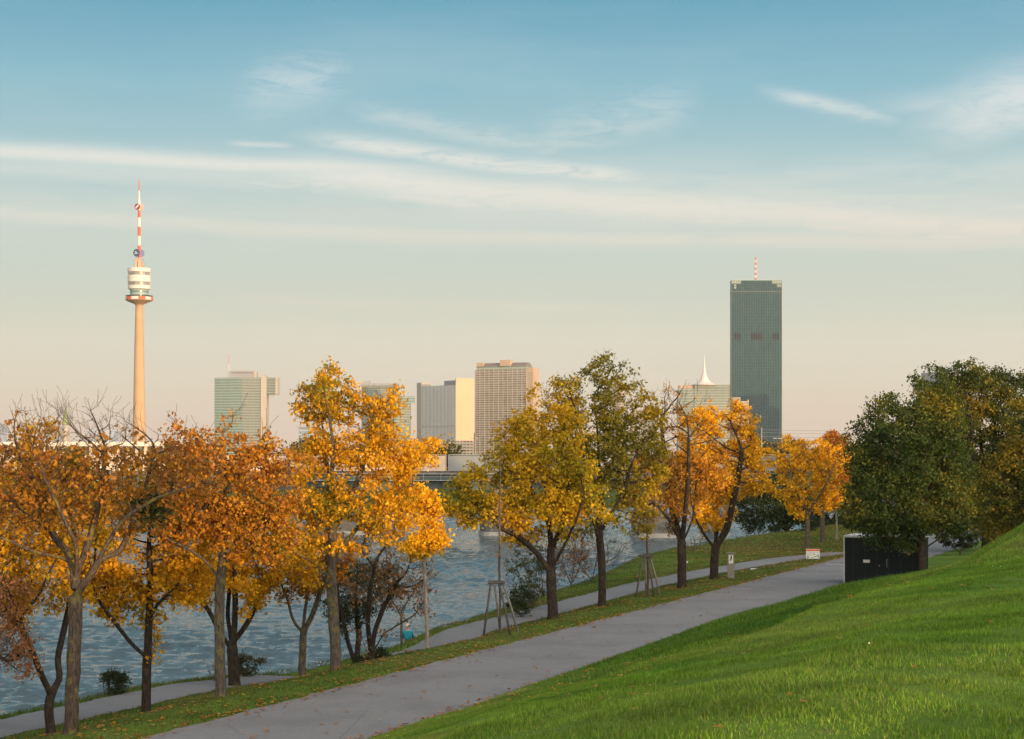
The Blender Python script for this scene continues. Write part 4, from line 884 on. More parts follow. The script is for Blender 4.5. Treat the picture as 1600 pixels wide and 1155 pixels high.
for i, x in enumerate((741, 1215)):
    r2 = empty('overhead_line_mast', (gx(x, 205), 205, 3.5), ['thin overhead line mast on the bridge at the left edge of the balcony tower', 'thin overhead line mast at the right end of the bridge'][i], 'mast', 'overhead line masts')
    MB().tube([(0, 0, .3), (0, 0, 5.3)], [.09, .06], 6).build('pole', M['wood_dark'], r2); MB().quadbox(-.5, .5, -.03, .03, 4.6, 4.68).build('cross_arm', M['steel'], r2)
# overhead wires right of the glass skyscraper
root = empty('power_line', (gx(1180, 420), 420, 0), 'thin overhead wires above the skyline right of the dark glass skyscraper', 'power line')
for xm_, yy in ((1190, 0), (1440, 0)):
    b = MB(); b.tube([(gx(xm_, 420)-gx(1180, 420), 0, 0), (gx(xm_, 420)-gx(1180, 420), 0, 12.)], [.2, .12], 6); b.build('pole', M['steel'], root)
for j, y_ in enumerate((671.5, 676, 682)):
    pts = []
    for i in range(21):
        t = i/20; x = 1190+250*t; pts.append((gx(x, 420)-gx(1180, 420), j*.8, gz(y_+6*(t-t*t)*1.2, 420)))
    MB().tube(pts, .035, 4).build('wire', M['steel'], root)

# ------------------------------------------------------------------ skyline
def building(name, x, D, label, cat, rot=0., group=None):
    return empty(name, (gx(x, D), D, 0), label, cat, group, rot)
def band_parts(root, x0, x1, y0, y1, z0, z1, n, m, name='window_band', h=.5, proud=.12, sides='fr'):
    """one strip of glazing per storey wrapped round the front and right side"""
    for i in range(n):
        za = z0+(z1-z0)*(i+.5-h/2)/n; zb_ = z0+(z1-z0)*(i+.5+h/2)/n
        MB().quadbox(x0-proud, x1+proud, y0-proud, y1+proud, za, zb_).build(name, m, root)
# --- lookout tower
D = 1620.; k = D/F; root = building('observation_tower', 217.5, D, 'slim concrete lookout tower with a rotating drum and a red and white mast', 'tower')
z = lambda y_: gz(y_, D)
MB().lathe([(8.6, -1), (6.4, z(690)), (5.5, z(640)), (4.6, z(560)), (3.8, z(500)), (3.4, z(474))], 40).build('shaft', M['tower_concrete'], root, True)
MB().lathe([(3.4, z(477)), (5, z(475)), (12.4, z(470)), (12.8, z(469))], 40).build('platform_underside', M['tower_concrete'], root)
b = MB(); n = 12
for i in range(n):
    a0, a1 = 2*math.pi*i/n+.15, 2*math.pi*(i+1)/n+.15; b.cur = i % 2
    pts = [(12.9*math.cos(a0+(a1-a0)*j/4), 12.9*math.sin(a0+(a1-a0)*j/4)) for j in range(5)]+[(11.2*math.cos(a1+(a0-a1)*j/4), 11.2*math.sin(a1+(a0-a1)*j/4)) for j in range(5)]
    b.prism(pts, z(468.9), z(464.6))
b.build('platform_parapet', [M['white'], M['red']], root)
MB().lathe([(11., z(468)), (11., z(466))], 40).build('platform_deck', M['concrete'], root)
MB().lathe([(8.3, z(466)), (8.6, z(453))], 40).build('glazed_storey', M['glass_green'], root)
b = MB()
for i in range(36): a = 2*math.pi*i/36; b.tube([(12.6*math.cos(a), 12.6*math.sin(a), z(464.5)), (12.6*math.cos(a), 12.6*math.sin(a), z(462.3))], .07, 4)
b.lathe([(12.5, z(462.5)), (12.7, z(462.5)), (12.7, z(462.2)), (12.5, z(462.2)), (12.5, z(462.5))], 36)
b.build('railing', M['steel'], root)
dr = MB()
dr.lathe([(8.5, z(453)), (10.3, z(452)), (10.5, z(446.6)), (10.1, z(446.5))], 48).build('drum_floor', M['white'], root, False)
MB().lathe([(10.0, z(446.5)), (10.05, z(441))], 48).build('window_band', M['window'], root)
MB().lathe([(10.1, z(441)), (10.6, z(440.9)), (10.6, z(436)), (10.4, z(435.8)), (10.4, z(434.6)), (10.6, z(434.4)), (10.6, z(431)), (10.1, z(430.9))], 48).build('drum_ring', M['white'], root)
MB().lathe([(10.0, z(430.9)), (10.1, z(425.6))], 48).build('window_band', M['window'], root)
MB().lathe([(10.1, z(425.6)), (10.7, z(425.5)), (10.8, z(419.8)), (6, z(418.6))], 48).build('drum_roof', M['white'], root)
b = MB()
for i in range(48): a = 2*math.pi*i/48; b.tube([(10.15*math.cos(a), 10.15*math.sin(a), z(446.5)), (10.15*math.cos(a), 10.15*math.sin(a), z(441))], .09, 4); b.tube([(10.15*math.cos(a), 10.15*math.sin(a), z(430.9)), (10.15*math.cos(a), 10.15*math.sin(a), z(425.6))], .09, 4)
b.build('mullions', M['white'], root)
b = MB(); b.quadbox(-3.8, -1.6, -1.5, 1.5, z(418.7), z(406)); b.quadbox(-1., 2.6, -1.8, 1.6, z(418.7), z(408)); b.quadbox(3., 4.2, -1, 1, z(418.7), z(410.5)); b.quadbox(-2.4, 2.2, -1.2, 1.2, z(409), z(403)); b.build('equipment_cabin', M['peach'], root)
b = MB()
for (x, t) in ((-4.3, 404), (-2.9, 402), (3.9, 405), (5.1, 408), (1.2, 400)): b.tube([(x, -.5, z(418.6)), (x, -.5, z(t))], .12, 5)
b.build('aerials', M['steel'], root)
segs = [(403, 395, 1.45, 1), (395, 384, 1.45, 1), (384, 369, 1.4, 0), (369, 354.5, 1.4, 1), (354.5, 340, 1.35, 0), (340, 329, 1.35, 1), (329, 313, 1.1, 0), (313, 306, .75, 0), (306, 298, .6, 0), (298, 290, .55, 1), (290, 281.5, .45, 1)]
for (ya, yb, r, c) in segs: MB().lathe([(r, z(ya)), (r, z(yb))], 14).build('mast_section', M['red'] if c else M['white'], root)
MB().lathe([(.12, z(281.5)), (.08, z(277))], 6).build('mast_tip', M['red'], root)
def disc(px_, py_, r, m, yoff=-2.2, tilt=-.25):
    b = MB(); n = 28; c = Vector((px_, yoff, z(py_)))
    ring = [Vector((r*math.cos(2*math.pi*i/n), 0, r*math.sin(2*math.pi*i/n)*1.12)) for i in range(n)]; Rm = Matrix.Rotation(tilt, 3, 'Z')
    b.v = [tuple(c+Rm @ p) for p in ring]+[tuple(c+Rm @ (p+Vector((0, 1.0, 0)))) for p in ring]
    b.f = [tuple(range(n)), tuple(range(2*n-1, n-1, -1))]+[(i, n+i, n+(i+1) % n, (i+1) % n) for i in range(n)]; b.mi = [0]*len(b.f); return b, c, Rm
b, c, Rm = disc(-2.2, 395.5, 3.2, None, -2.4); o = b.build('advertising_disc', M['blue_disc'], root)
b = MB()
def lett(b, c, Rm, rects):
    for (xa, xb, za, zb_) in rects:
        ps = [Rm @ Vector(p) for p in ((xa, -.12, za), (xb, -.12, za), (xb, -.12, zb_), (xa, -.12, zb_), (xa, -.02, za), (xb, -.02, za), (xb, -.02, zb_), (xa, -.02, zb_))]
        i = len(b.v); b.v += [tuple(c+p) for p in ps]
        for f in ((0, 1, 2, 3), (7, 6, 5, 4), (0, 4, 5, 1), (1, 5, 6, 2), (2, 6, 7, 3), (3, 7, 4, 0)): b.f.append(tuple(i+q for q in f)); b.mi.append(0)
lett(b, c, Rm, [(-1.9, -1.4, -.9, -.3), (-1.1, -.6, -.9, -.3), (-.3, .2, -.9, -.3), (.5, 1., -.9, -.3), (1.3, 1.8, -.9, -.3), (-.9, -.5, .2, 1.6), (-.4, .1, .6, 1.2), (-.5, .9, .2, .5)]); b.build('emblem', M['sign_white'], o)
b, c, Rm = disc(1.8, 395.5, 3.1, None, 1.2, .6); b.build('advertising_disc', M['sign_blue'], root)
b, c, Rm = disc(-1.6, 323.5, 2.7, None, -2.0); o = b.build('advertising_disc', M['maroon'], root)
b = MB(); i0 = [(-1.9, -.15, -1.3), (-1.2, -.15, -1.9), (1.9, -.15, 1.2), (1.1, -.15, 1.9)]
ps = [Rm @ Vector(p) for p in i0]+[Rm @ Vector((p[0], -.03, p[2])) for p in i0]; b.v = [tuple(c+p) for p in ps]; b.f = [(0, 1, 2, 3), (7, 6, 5, 4), (0, 4, 5, 1), (1, 5, 6, 2), (2, 6, 7, 3), (3, 7, 4, 0)]; b.mi = [0]*6; b.build('emblem', M['sign_white'], o)
b, c, Rm = disc(2.2, 323.5, 2.5, None, .4, .6); b.build('advertising_disc', M['peach'], root)

# --- dark glass skyscraper
D = 2050.; k = D/F; z = lambda y_: gz(y_, D); xl, xr = gx(1143, D), gx(1221, D); wd = xr-xl
root = empty('glass_skyscraper', (xl, D, 0), 'tall dark green glass skyscraper with a red and white roof mast', 'tower', None, 0.)
dep = 26.
pts = [(0, 0), (wd, -1.2), (wd+4.6, dep), (1.5, dep)]
MB().prism(pts, 0, z(453)).build('lower_body', M['glass_dc'], root)
MB().prism([(.1, .1), (wd-.1, -1.1), (wd+4.5, dep-.1), (1.6, dep-.1)], z(453)+.01, z(438)).build('crown_storeys', M['glass_dc'], root)
MB().prism([(-.15, -.15), (wd+.15, -1.35), (wd+4.75, dep+.1), (1.4, dep+.1)], z(438.4), z(437.2)).build('parapet', M['mullion'], root)
MB().prism([(-.2, -.2), (wd+.2, -1.4), (wd+4.8, dep+.1), (1.3, dep+.1)], z(456.5), z(455.2)).build('dark_belt', M['roof_dark'], root)
n = 21
for i in range(n+1):
    t = i/n; x = wd*t; yy = -1.2*t; MB().quadbox(x-.2, x+.2, yy-.7, yy+.02, 0, z(438.5)).build('fin', M['fin_green'], root)
nf = 58
for i in range(1, nf):
    zz = z(690)+(z(440)-z(690))*i/nf
    b = MB(); b.prism([(0, -.2), (wd, -1.4), (wd, -1.18), (0, .02)], zz, zz+.28); b.build('floor_edge', M['glass_dc'], root)
for i in (1, 2, 3, 8, 9, 10, 11, 12, 17, 18, 19):
    xa, xb = wd*(i+.25)/n-.2, wd*(i+.75)/n+.2; yy = -1.2*(i+.5)/n; MB().quadbox(xa, xb, yy-.35, yy-.1, z(531), z(521)).build('plant_louvre', M['louvre'], root)
for (ia, ib, ya, yb) in ((0, 4, 438.5, 444), (1, 2, 445, 451), (17, 21, 438.5, 444), (19, 21, 445, 449)):
    MB().prism([(wd*ia/n, -1.2*ia/n-.3), (wd*ib/n, -1.2*ib/n-.3), (wd*ib/n, -1.2*ib/n-.1), (wd*ia/n, -1.2*ia/n-.1)], z(yb), z(ya)).build('open_crown_glass', M['glass_pale'], root)
b = MB(); b.prism([(wd+.02, -1.1), (wd+.6, 1.5), (wd+4.9, dep-.4), (wd+4.65, dep-.2)], 0, z(440)); b.build('side_facade', M['peach'], root)
xm_ = gx(1182.5, D)-xl
for j in range(9):
    za, zb_ = z(437)+(z(401)-z(437))*j/9, z(437)+(z(401)-z(437))*(j+1)/9; r = .95-.05*j
    b = MB()
    for (ax, ay) in ((-r, -r), (r, -r), (r, r), (-r, r)): b.tube([(xm_+ax, 10+ay, za), (xm_+ax*.97, 10+ay*.97, zb_)], .28, 4)
    b.tube([(xm_-r, 10-r, za), (xm_+r, 10-r, zb_)], .2, 4); b.tube([(xm_+r, 10-r, za), (xm_-r, 10-r, zb_)], .2, 4); b.build('mast_section', M['red'] if j % 2 == 0 else M['white'], root)
# small pale blocks in front of its foot
for (xa, xb, yt, lab) in ((1145, 1157, 621, 'pale stepped block at the left foot of the dark glass skyscraper, taller one'), (1158, 1170, 627, 'pale stepped block at the foot of the dark glass skyscraper, lower one')):
    Dq = 1950.; r2 = building('office_block', (xa+xb)/2, Dq, lab, 'building', 0., None); w2 = (xb-xa)/2*Dq/F; zt = gz(yt, Dq)
    MB().quadbox(-w2, w2, 0, 18, 0, zt).build('walls', M['pale'], r2); n = int(zt/3.4)
    for i in range(n-1): MB().quadbox(-w2+.6, w2-.6, -.1, .3, zt-2.6-i*3.4, zt-1.1-i*3.4).build('window_band', M['window'], r2)
# hidden block added behind the right-hand trees, stepped to shadow the skyscraper's lower half
sd2 = np.array([math.sin(R(SUN_AZ)), -math.cos(R(SUN_AZ))]); ctr = np.array([gx(1183, 2050), 2050.])+sd2*300
r2 = empty('stepped_shadow_block', (ctr[0], ctr[1], 0), 'stepped block added to shade the skyscraper, mostly hidden behind the green trees', 'building', None, R(SUN_AZ))
drop = 300*math.tan(R(SUN_EL))
for i, (xa, xb, yt) in enumerate(((1143, 1156, 618), (1156, 1200, 617.5), (1200, 1208, 636), (1208, 1217, 640))):
    a, c_ = (xa-1183)*k*math.cos(R(SUN_AZ)), (xb-1183)*k*math.cos(R(SUN_AZ)); zt = gz(yt, 2050)+drop
    MB().quadbox(a, c_, -14+.1*i, 14+.1*i, 0, zt).build('tower_section', M['grey_wall'], r2)
    nfl = int(zt/3.6)
    for j in range(max(0, nfl-14), nfl-1): MB().quadbox(a+.5, c_-.5, -14.2+.1*i, -13.9+.1*i, j*3.6+1, j*3.6+2.6).build('window_band', M['window'], r2)

# --- green glass twin-face tower (left)
D = 2200.; k = D/F; z = lambda y_: gz(y_, D); X0 = gx(378, D)
root = empty('glass_office_tower', (X0, D, 0), 'green glass office tower with an overhanging wing and grey plant room, by the lookout tower', 'tower')
xl = (333-378)*k; xr = (407-378)*k; xc = (416-378)*k; xe = (433-378)*k
MB().prism([(xl, 10), (0, 0), (0, 26), (xl, 26)], 0, z(590)).build('left_wing', M['glass_green'], root)
MB().prism([(0.05, .0), (xr, 4), (xr, 26), (.05, 26)], 0, z(590)).build('right_wing', M['glass_grey'], root)
MB().prism([(xr+.02, 2.5), (xc, 3), (xc, 24), (xr+.02, 24)], 0, z(588)).build('lift_core', M['pale'], root)
MB().quadbox(xc+.02, xe, 4, 22, z(616), z(590)).build('cantilever', M['glass_grey'], root)
MB().quadbox(xe-2.8, xe+.3, 3.6, 22.3, z(616.4), z(589.5)).build('cantilever_end', M['pale'], root)
nf = 27
for i in range(nf):
    zz = z(590)-3.5*(i+1)+.9
    MB().prism([(xl, 9.75), (0, -.25), (0, .1), (xl, 10.1)], zz, zz+1.0).build('spandrel', M['mullion_pale'], root)
    MB().prism([(0.1, -.25), (xr, 3.75), (xr, 4.1), (.1, .1)], zz, zz+.7).build('spandrel', M['mullion_pale'], root)
    if i < 7: MB().quadbox(xc+.1, xe-2.9, 3.75, 4.1, zz, zz+.8).build('spandrel', M['mullion_pale'], root)
MB().quadbox((357-378)*k, (395-378)*k, 8, 22, z(590), z(579)).build('plant_room', M['grey_wall'], root)
MB().quadbox((395.2-378)*k, (399.5-378)*k, 8.5, 21, z(590), z(579.5)).build('plant_room_end', M['pale'], root)
MB().quadbox((360-378)*k, (394-378)*k, 7.8, 7.98, z(583), z(581.5)).build('plant_grille', M['roof_dark'], root)
MB().quadbox((408-378)*k, (413-378)*k, 8, 16, z(588), z(585.5)).build('lift_housing', M['peach'], root)
MB().lathe([(.45, z(590)), (.35, z(568))], 8, (355-378)*k, 12).build('mast_base', M['white'], root)
MB().lathe([(.38, z(568)), (.25, z(553))], 8, (355-378)*k, 12).build('mast_top', M['red'], root)

# --- glass building behind the tallest maple
D = 2300.; k = D/F; z = lambda y_: gz(y_, D)
root = building('glass_office_block', 600, D, 'glass office block with a flat grey roof slab, largely behind the tallest orange maple', 'building')
MB().quadbox((565-600)*k, (616-600)*k, 0, 24, 0, z(603)).build('main_body', M['glass_grey'], root)
MB().quadbox((563-600)*k, (622-600)*k, -1, 25, z(602.9), z(599)).build('roof_slab', M['grey_wall'], root)
MB().quadbox((567-600)*k, (577-600)*k, 4, 16, z(598.9), z(595)).build('plant_room', M['grey_wall'], root)
MB().quadbox((616.2-600)*k, (632-600)*k, -3, 20, 0, z(619)).build('east_wing', M['glass_green'], root)
MB().quadbox((632.1-600)*k, (641-600)*k, -2, 18, 0, z(619.5)).build('lift_core', M['glass_pale'], root)
MB().quadbox((638-600)*k, (648-600)*k, -2.4, 8, z(630), z(619)).build('cantilever', M['glass_green'], root)
for i in range(22):
    zz = z(619)-3.6*(i+1); MB().quadbox((616.3-600)*k, (641-600)*k, -3.2, -3.02, zz, zz+1.).build('spandrel', M['mullion_pale'], root)
    MB().quadbox((565-600)*k, (616-600)*k, -.2, -.02, zz+10, zz+11.1).build('spandrel', M['mullion_pale'], root)

# --- curved office slab (grey grid front, blank sunlit flank)
D = 1850.; k = D/F; z = lambda y_: gz(y_, D); a = R(-58)
root = building('curved_office_slab', 712, D, 'broad grey gridded office slab with a blank sunlit end wall', 'building', a)
L1 = 58*k/math.cos(R(58)); L2 = 28*k/math.cos(R(32))
# local -x runs to the far left end, +y is depth away along the flank
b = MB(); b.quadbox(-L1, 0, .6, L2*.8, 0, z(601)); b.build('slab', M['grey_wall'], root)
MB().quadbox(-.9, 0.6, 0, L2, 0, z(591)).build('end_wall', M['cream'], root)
MB().quadbox(-22*k/.53, -1, 2, L2*.7, z(601), z(594)).build('plant_room', M['grey_wall'], root)
MB().quadbox(-L1-8*k/.53, -L1+.0, -.5, L2*.5, 0, z(594.5)).build('stair_tower', M['pale'], root)
nfl = 27; hh = (z(603)-z(690))/nfl; nb = 24
for i in range(nfl):
    if i == 7: MB().quadbox(-L1+.5, -1, .1, .58, z(690)+hh*i, z(690)+hh*(i+1)).build('dark_storey', M['roof_dark'], root); continue
    MB().quadbox(-L1+.4, -1., .35, .58, z(690)+hh*i+.9, z(690)+hh*(i+1)-.35).build('window_band', M['window'], root)
for j in range(nb+1): x = -L1+.4+(L1-1.6)*j/nb; MB().quadbox(x-.6, x+.6, -.15, .34, z(690), z(602)).build('pilaster', M['sign_white'], root)
# --- balcony tower and its low wing
def flats(label, xa, xb, ytop, D, nfl, nb, rot, depth, ybot=706, fh=None):
    k = D/F; z = lambda y_: gz(y_, D); root = building('apartment_tower' if nfl > 12 else 'apartment_block', xa, D, label, 'building', rot)
    L = (xb-xa)*k/math.cos(rot); zt = z(ytop); zb_ = z(ybot); fh = (zt-zb_)/nfl
    MB().quadbox(0, L, 1.5, depth, 0, zt).build('walls', M['pale'], root)
    for i in range(nfl):
        z0 = zb_+fh*i
        MB().quadbox(.3, L-.3, 1.38, 1.49, z0+.95, z0+fh-.25).build('window_band', M['window'], root)
        b = MB(); b.quadbox(0, L, 0, 1.37, z0, z0+.22)
        rr = random.Random(i*7+int(xa))
        for j in range(nb):
            xa_, xb_ = L*j/nb+.35, L*(j+1)/nb-.35
            if rr.random() < .88: b.quadbox(xa_, xb_, 0, .12, z0+.221, z0+1.05)
        b.build('balcony_row', M['pale'], root)
    for j in range(nb+1): x = L*j/nb; MB().quadbox(x-.13, x+.13, -.1, 1.37, 0, zt+.4).build('partition', M['pale'], root)
    return root, L, zt, k
root, L, zt, k = flats('tall tower of flats covered in balconies with a dark sloped roof storey', 742, 822, 578.5, 2000., 36, 11, R(-24), 22)
zz = lambda y_: gz(y_, 2000.)
b = MB(); b.prism([(1, 2.), (L-1, 2.), (L-1, 20), (1, 20)], zt+.01, zz(573)); b.build('set_back_storey', M['glass_pale'], root)
b = MB(); b.v = [(0, 3, zz(573)+.01), (L-2, 3, zz(573)+.01), (L-2, 21, zz(573)+.01), (0, 21, zz(573)+.01), (3, 8, zz(567.5)), (L-2.5, 8, zz(567.5)), (L-2.5, 16, zz(567.5)), (3, 16, zz(567.5))]
b.f = [(3, 2, 1, 0), (4, 5, 6, 7), (0, 1, 5, 4), (1, 2, 6, 5), (2, 3, 7, 6), (3, 0, 4, 7)]; b.mi = [0]*6; b.build('sloped_roof', M['roof_dark'], root)
MB().quadbox(L*.48, L*.68, 1.2, 9, zz(572.8), zz(563.5)).build('lift_housing', M['peach'], root)
MB().quadbox(L*.02, L*.14, 2, 9, zz(572.8), zz(567)).build('lift_housing', M['peach'], root)
MB().quadbox(L+.02, L+7, 3, 20, 0, zz(576)).build('side_wing', M['peach'], root)
for i in range(34):
    MB().quadbox(L+.2, L+7.6, 1.9, 2.95, zz(706)+2.75*i, zz(706)+2.75*i+1.0).build('balcony_row', M['pale'], root)
flats('long low block of flats with balconies left of the balcony tower', 670, 739, 688.5, 1760., 5, 13, R(-10), 14, 712)
# --- tower behind the olive maple
D = 2350.; k = D/F; root = building('rounded_top_tower', 968, D, 'pinkish tower with a round orange top glimpsed behind the olive maple', 'tower')
MB().quadbox(-9*k, 6*k, 0, 16, 0, gz(606, D)).build('walls', M['peach'], root)
MB().lathe([(6*k, gz(606, D)+.01), (5.6*k, gz(602, D)), (4*k, gz(599, D)), (1, gz(597.5, D))], 20, 2*k, 6).build('cupola', M['terracotta'], root, True)
for i in range(26): MB().quadbox(-8*k, 5*k, -.1, .2, gz(606, D)-3.4*(i+1)+.6, gz(606, D)-3.4*(i+1)+2.1).build('window_band', M['window'], root)
D = 2350.; root = building('pale_office_block', 1000, D, 'pale office block behind the crown between the olive and half bare maples', 'building')
MB().quadbox(-14*k, 22*k, 0, 16, 0, gz(640, D)).build('walls', M['pale'], root)
for i in range(14): MB().quadbox(-13*k, 21*k, -.1, .2, gz(640, D)-3.5*(i+1)+.6, gz(640, D)-3.5*(i+1)+2.1).build('window_band', M['window'], root)
# --- building with concave spire
D = 2300.; k = D/F; z = lambda y_: gz(y_, D)
root = building('spired_office_building', 1102, D, 'pale glass office building topped by a slender white concave spire', 'building')
MB().quadbox((1085-1102)*k, (1142-1102)*k, 0, 26, 0, z(601.5)).build('main_wing', M['glass_pale'], root)
MB().quadbox((1060-1102)*k, (1084.9-1102)*k, 1, 24, 0, z(608)).build('west_wing', M['glass_pale'], root)
MB().quadbox((1062-1102)*k, (1106-1102)*k, 3, 22, z(608)+.02, z(602)).build('attic_storey', M['peach'], root)
MB().quadbox((1140.5-1102)*k, (1142.6-1102)*k, -.3, 26.2, 0, z(601)).build('corner_fin', M['peach'], root)
for i in range(19):
    zz_ = z(601.5)-3.6*(i+1); MB().quadbox((1085-1102)*k, (1140-1102)*k, -.2, -.02, zz_, zz_+1.1).build('spandrel', M['mullion_pale'], root)
    MB().quadbox((1060.2-1102)*k, (1084.8-1102)*k, .8, .98, zz_-2, zz_-.9).build('spandrel', M['mullion_pale'], root)
prof = [(24*k, z(601.3)), (18*k, z(600.4)), (11*k, z(597.5)), (7*k, z(593)), (4.2*k, z(587.5)), (2.2*k, z(580)), (1.1*k, z(571)), (.7*k, z(562)), (.35*k, z(553))]
MB().lathe(prof, 28, 0, 12).build('spire', M['white'], root, True)
# --- blue glass block between trees
D = 1500.; k = D/F; root = building('blue_glass_block', 481, D, 'blue-grey gridded glass block seen between the rusty and the tallest orange maple', 'building')
MB().quadbox(-14*k, 13*k, 0, 18, 0, gz(668, D)).build('walls', M['glass_blue'], root)
for i in range(9): MB().quadbox((-14+3*i)*k, (-13.6+3*i)*k, -.2, -.01, 0, gz(668, D)).build('mullion', M['mullion_pale'], root)
MB().quadbox(-14.5*k, 13.5*k, -.5, 18.5, gz(668, D)+.01, gz(667, D)).build('roof', M['grey_wall'], root)
# --- mosque minaret
D = 965.; k = D/F; z = lambda y_: gz(y_, D); root = building('minaret', 102.5, D, 'white minaret with a pointed green roof left of the lookout tower', 'tower')
MB().lathe([(1.75, 0), (1.65, z(664))], 16).build('shaft', M['pale'], root); MB().lathe([(1.7, z(664)), (2.1, z(663.4)), (1.3, z(652)), (.5, z(640)), (.12, z(635))], 16).build('roof', M['minaret_green'], root)
MB().lathe([(.1, z(635)), (.06, z(627))], 6).build('finial', M['steel'], root)
MB().lathe([(2.3, z(681)), (2.3, z(679.5))], 16).build('balcony', M['pale'], root)
# --- far housing blocks
for i, (xa, xb, yt, lab) in enumerate(((124, 133, 679, 'small dark far housing block between the minaret and lookout tower, lowest one'), (134, 148, 672, 'pale blue far housing block right of the minaret, first of the two tall ones'), (149, 162, 675, 'grey far housing block in the middle between the minaret and the lookout tower'), (163, 182, 673, 'pale far housing block nearest the lookout tower'), (-12, 7, 661, 'dark far building cut by the left edge of the picture'))):
    D = 3000.; k = D/F; r2 = building('housing_block', (xa+xb)/2, D, lab, 'building', 0, 'far housing blocks'); w2 = (xb-xa)/2*k; zt = gz(yt, D)
    MB().quadbox(-w2, w2, 0, 14, 0, zt).build('walls', M['grey_wall'] if i in (0, 2, 4) else M['glass_blue'], r2)
    for j in range(6): MB().quadbox(-w2+.8, w2-.8, -.15, .2, zt-3.4*(j+1)+.4, zt-3.4*(j+1)+2.).build('window_band', M['window'], r2)
# --- station hall on the far bank, left
D = 340.; k = D/F; z = lambda y_: gz(y_, D); root = building('station_hall', 120, D, 'long low hall with a white roof edge and columns on the far bank', 'building')
xa, xb = -170*k, 172*k
MB().quadbox(xa, xb, 1, 14, -.5, z(697.6)).build('walls', M['peach'], root)
MB().quadbox(xa-.5, xb+.5, -.6, 14.5, z(697.5), z(690.5)).build('roof_edge', M['white'], root)
for j in range(24): x = xa+(xb-xa)*(j+.5)/24; MB().quadbox(x-.28, x+.28, -.2, .35, -.5, z(697.7)).build('column', M['barrier'], root)
for j in range(23): x = xa+(xb-xa)*(j+1)/24; MB().quadbox(x-1.2, x+1.2, .8, .98, z(716), z(700)).build('window', M['window'], root)
# low halls and far trees along the horizon
D = 900.; root = building('low_hall', 560, D, 'low white hall roof beyond the bridge behind the tallest orange maple', 'building'); k = D/F
MB().quadbox(-40*k, 45*k, 0, 20, 0, gz(695, D)).build('walls', M['pale'], root); MB().lathe([(8*k, gz(695, D)+.01), (6*k, gz(692, D)), (2*k, gz(690.5, D))], 24, 0, 10).build('dome', M['white'], root, True)
D = 1200.; root = building('low_hall', 1150, D, 'low pale hall roof at the foot of the dark glass skyscraper', 'building'); k = D/F
MB().quadbox(-40*k, 60*k, 0, 20, 0, gz(692, D)).build('walls', M['pale'], root); MB().quadbox(-41*k, 61*k, -.5, 21, gz(692, D)+.01, gz(690.5, D)).build('roof', M['concrete'], root)
# distant trees: one crown and trunk shared by copies
rngf = np.random.default_rng(5)
def far_tree_proto(nm, pal, seed):
    root = empty(nm, (0, 0, 0), 'x', 'tree'); rg = np.random.default_rng(seed)
    MB().tube([(0, 0, -.3), (.1, 0, 2.5), (0, .1, 5.5)], [.3, .2, .1], 7).build('trunk', M['bark_dark'], root, True)
    c = rg.normal(0, 1, (26, 3)); c /= np.linalg.norm(c, axis=1)[:, None]; c *= rg.uniform(.3, 1, (26, 1)); c = c*np.array([3.2, 3.2, 3.])+np.array([0, 0, 5.6])
    p = np.repeat(c, 70, 0)+rg.normal(0, .55, (26*70, 3)); p[:, 2] = np.maximum(p[:, 2], 1.2)
    leaves_mesh(p, .6, palette(p, pal, rg, seed, .5), 'crown', root, LEAF1, .2, rg); return root
protos = [far_tree_proto('distant_tree', [(.05, .07, .02), (.08, .09, .03), (.11, .11, .03)], 1), far_tree_proto('distant_tree', [(.16, .09, .04), (.24, .12, .05), (.18, .12, .05)], 2), far_tree_proto('distant_tree', [(.20, .15, .03), (.30, .2, .03), (.12, .12, .03)], 3)]
def copy2(o):
    r = o.copy(); COL.objects.link(r)
    for c in o.children: d = c.copy(); COL.objects.link(d); d.parent = r
    return r
kinds = ['dark green', 'reddish brown', 'yellow-green']; used = [0, 0, 0]
spots = []
for i in range(16): spots.append((1130+i*16+rngf.uniform(-5, 5), rngf.uniform(430, 620), int(rngf.integers(0, 3))))
for i in range(10): spots.append((455+i*27+rngf.uniform(-7, 7), rngf.uniform(330, 430), int(rngf.integers(0, 3))))
for i in range(8): spots.append((1340+i*40+rngf.uniform(-9, 9), rngf.uniform(430, 600), int(rngf.integers(0, 3))))
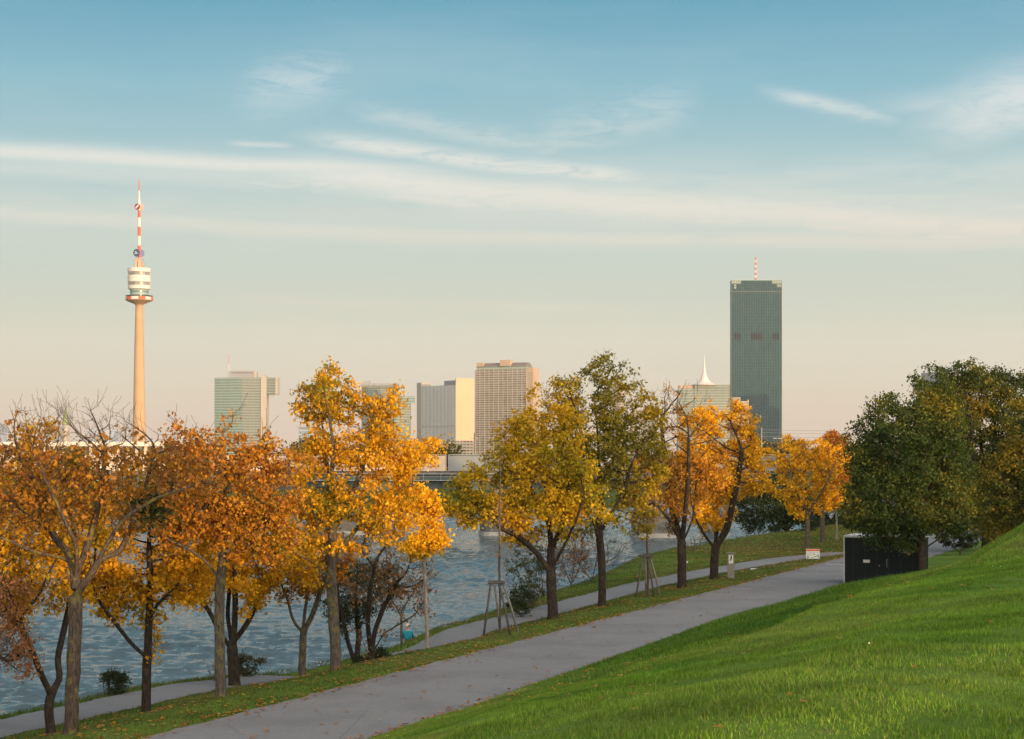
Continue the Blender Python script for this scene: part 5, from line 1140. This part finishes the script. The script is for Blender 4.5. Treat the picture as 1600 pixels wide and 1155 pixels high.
for i, (x, D, kd) in enumerate(spots):
    o = protos[kd] if used[kd] == 0 else copy2(protos[kd]); used[kd] += 1
    o.location = (gx(x, D), D, -.1); o.rotation_euler = (0, 0, rngf.uniform(0, 6)); s_ = rngf.uniform(.75, 1.15); o.scale = (s_*1.1, s_*1.1, s_)
    where = 'beyond the bridge behind the tallest orange maple' if x < 900 else ('on the far bank below the dark glass skyscraper' if x < 1335 else 'on the far bank behind the broad green trees')
    o['label'] = f'small {kinds[kd]} distant tree {where}'; o['group'] = f'{kinds[kd]} distant trees {where}'
# --- light aircraft
D = 2900.; root = empty('light_aircraft', (gx(174.5, D), D, gz(616, D)), 'tiny white aeroplane in the sky left of the lookout tower', 'aeroplane', None, R(160)); root.scale = (.2,)*3
MB().tube([(-18, 0, -.2), (-15, 0, 0), (12, 0, 0), (18, 0, 1)], [.6, 2.2, 2.2, .5], 12).build('fuselage', M['white'], root, True)
for sgn in (-1, 1):
    MB().prism([(-4, sgn*2), (2, sgn*2), (2, sgn*22), (-2.5, sgn*22)], .8, 1.3).build('wing', M['white'], root)
    MB().prism([(13, sgn*.3), (16.5, sgn*.3), (17, sgn*7), (15, sgn*7)], .5, .8).build('tailplane', M['white'], root)
b = MB(); b.v = [(12, -.25, 1.8), (17.5, -.25, 1.8), (19.5, -.25, 8), (17, -.25, 8), (12, .25, 1.8), (17.5, .25, 1.8), (19.5, .25, 8), (17, .25, 8)]
b.f = [(0, 1, 2, 3), (7, 6, 5, 4), (0, 4, 5, 1), (1, 5, 6, 2), (2, 6, 7, 3), (3, 7, 4, 0)]; b.mi = [0]*6; b.build('fin', M['red'], root)
# ------------------------------------------------------------------ evening haze
b = MB(); b.quadbox(-3300, 3300, -420, 4600, -8, 300); o = b.build('haze', None); o.data.materials.clear()
hm = bpy.data.materials.new('haze'); hm.use_nodes = True; t = NT(hm.node_tree); t.n.clear(); out = t.new('ShaderNodeOutputMaterial')
pv = t.new('ShaderNodeVolumePrincipled'); pv.inputs['Color'].default_value = (.93, .93, .95, 1); pv.inputs['Density'].default_value = 4.5e-5; pv.inputs['Anisotropy'].default_value = 0.
t.l.new(pv.outputs[0], out.inputs['Volume']); o.data.materials.append(hm); setp(o, kind='stuff')
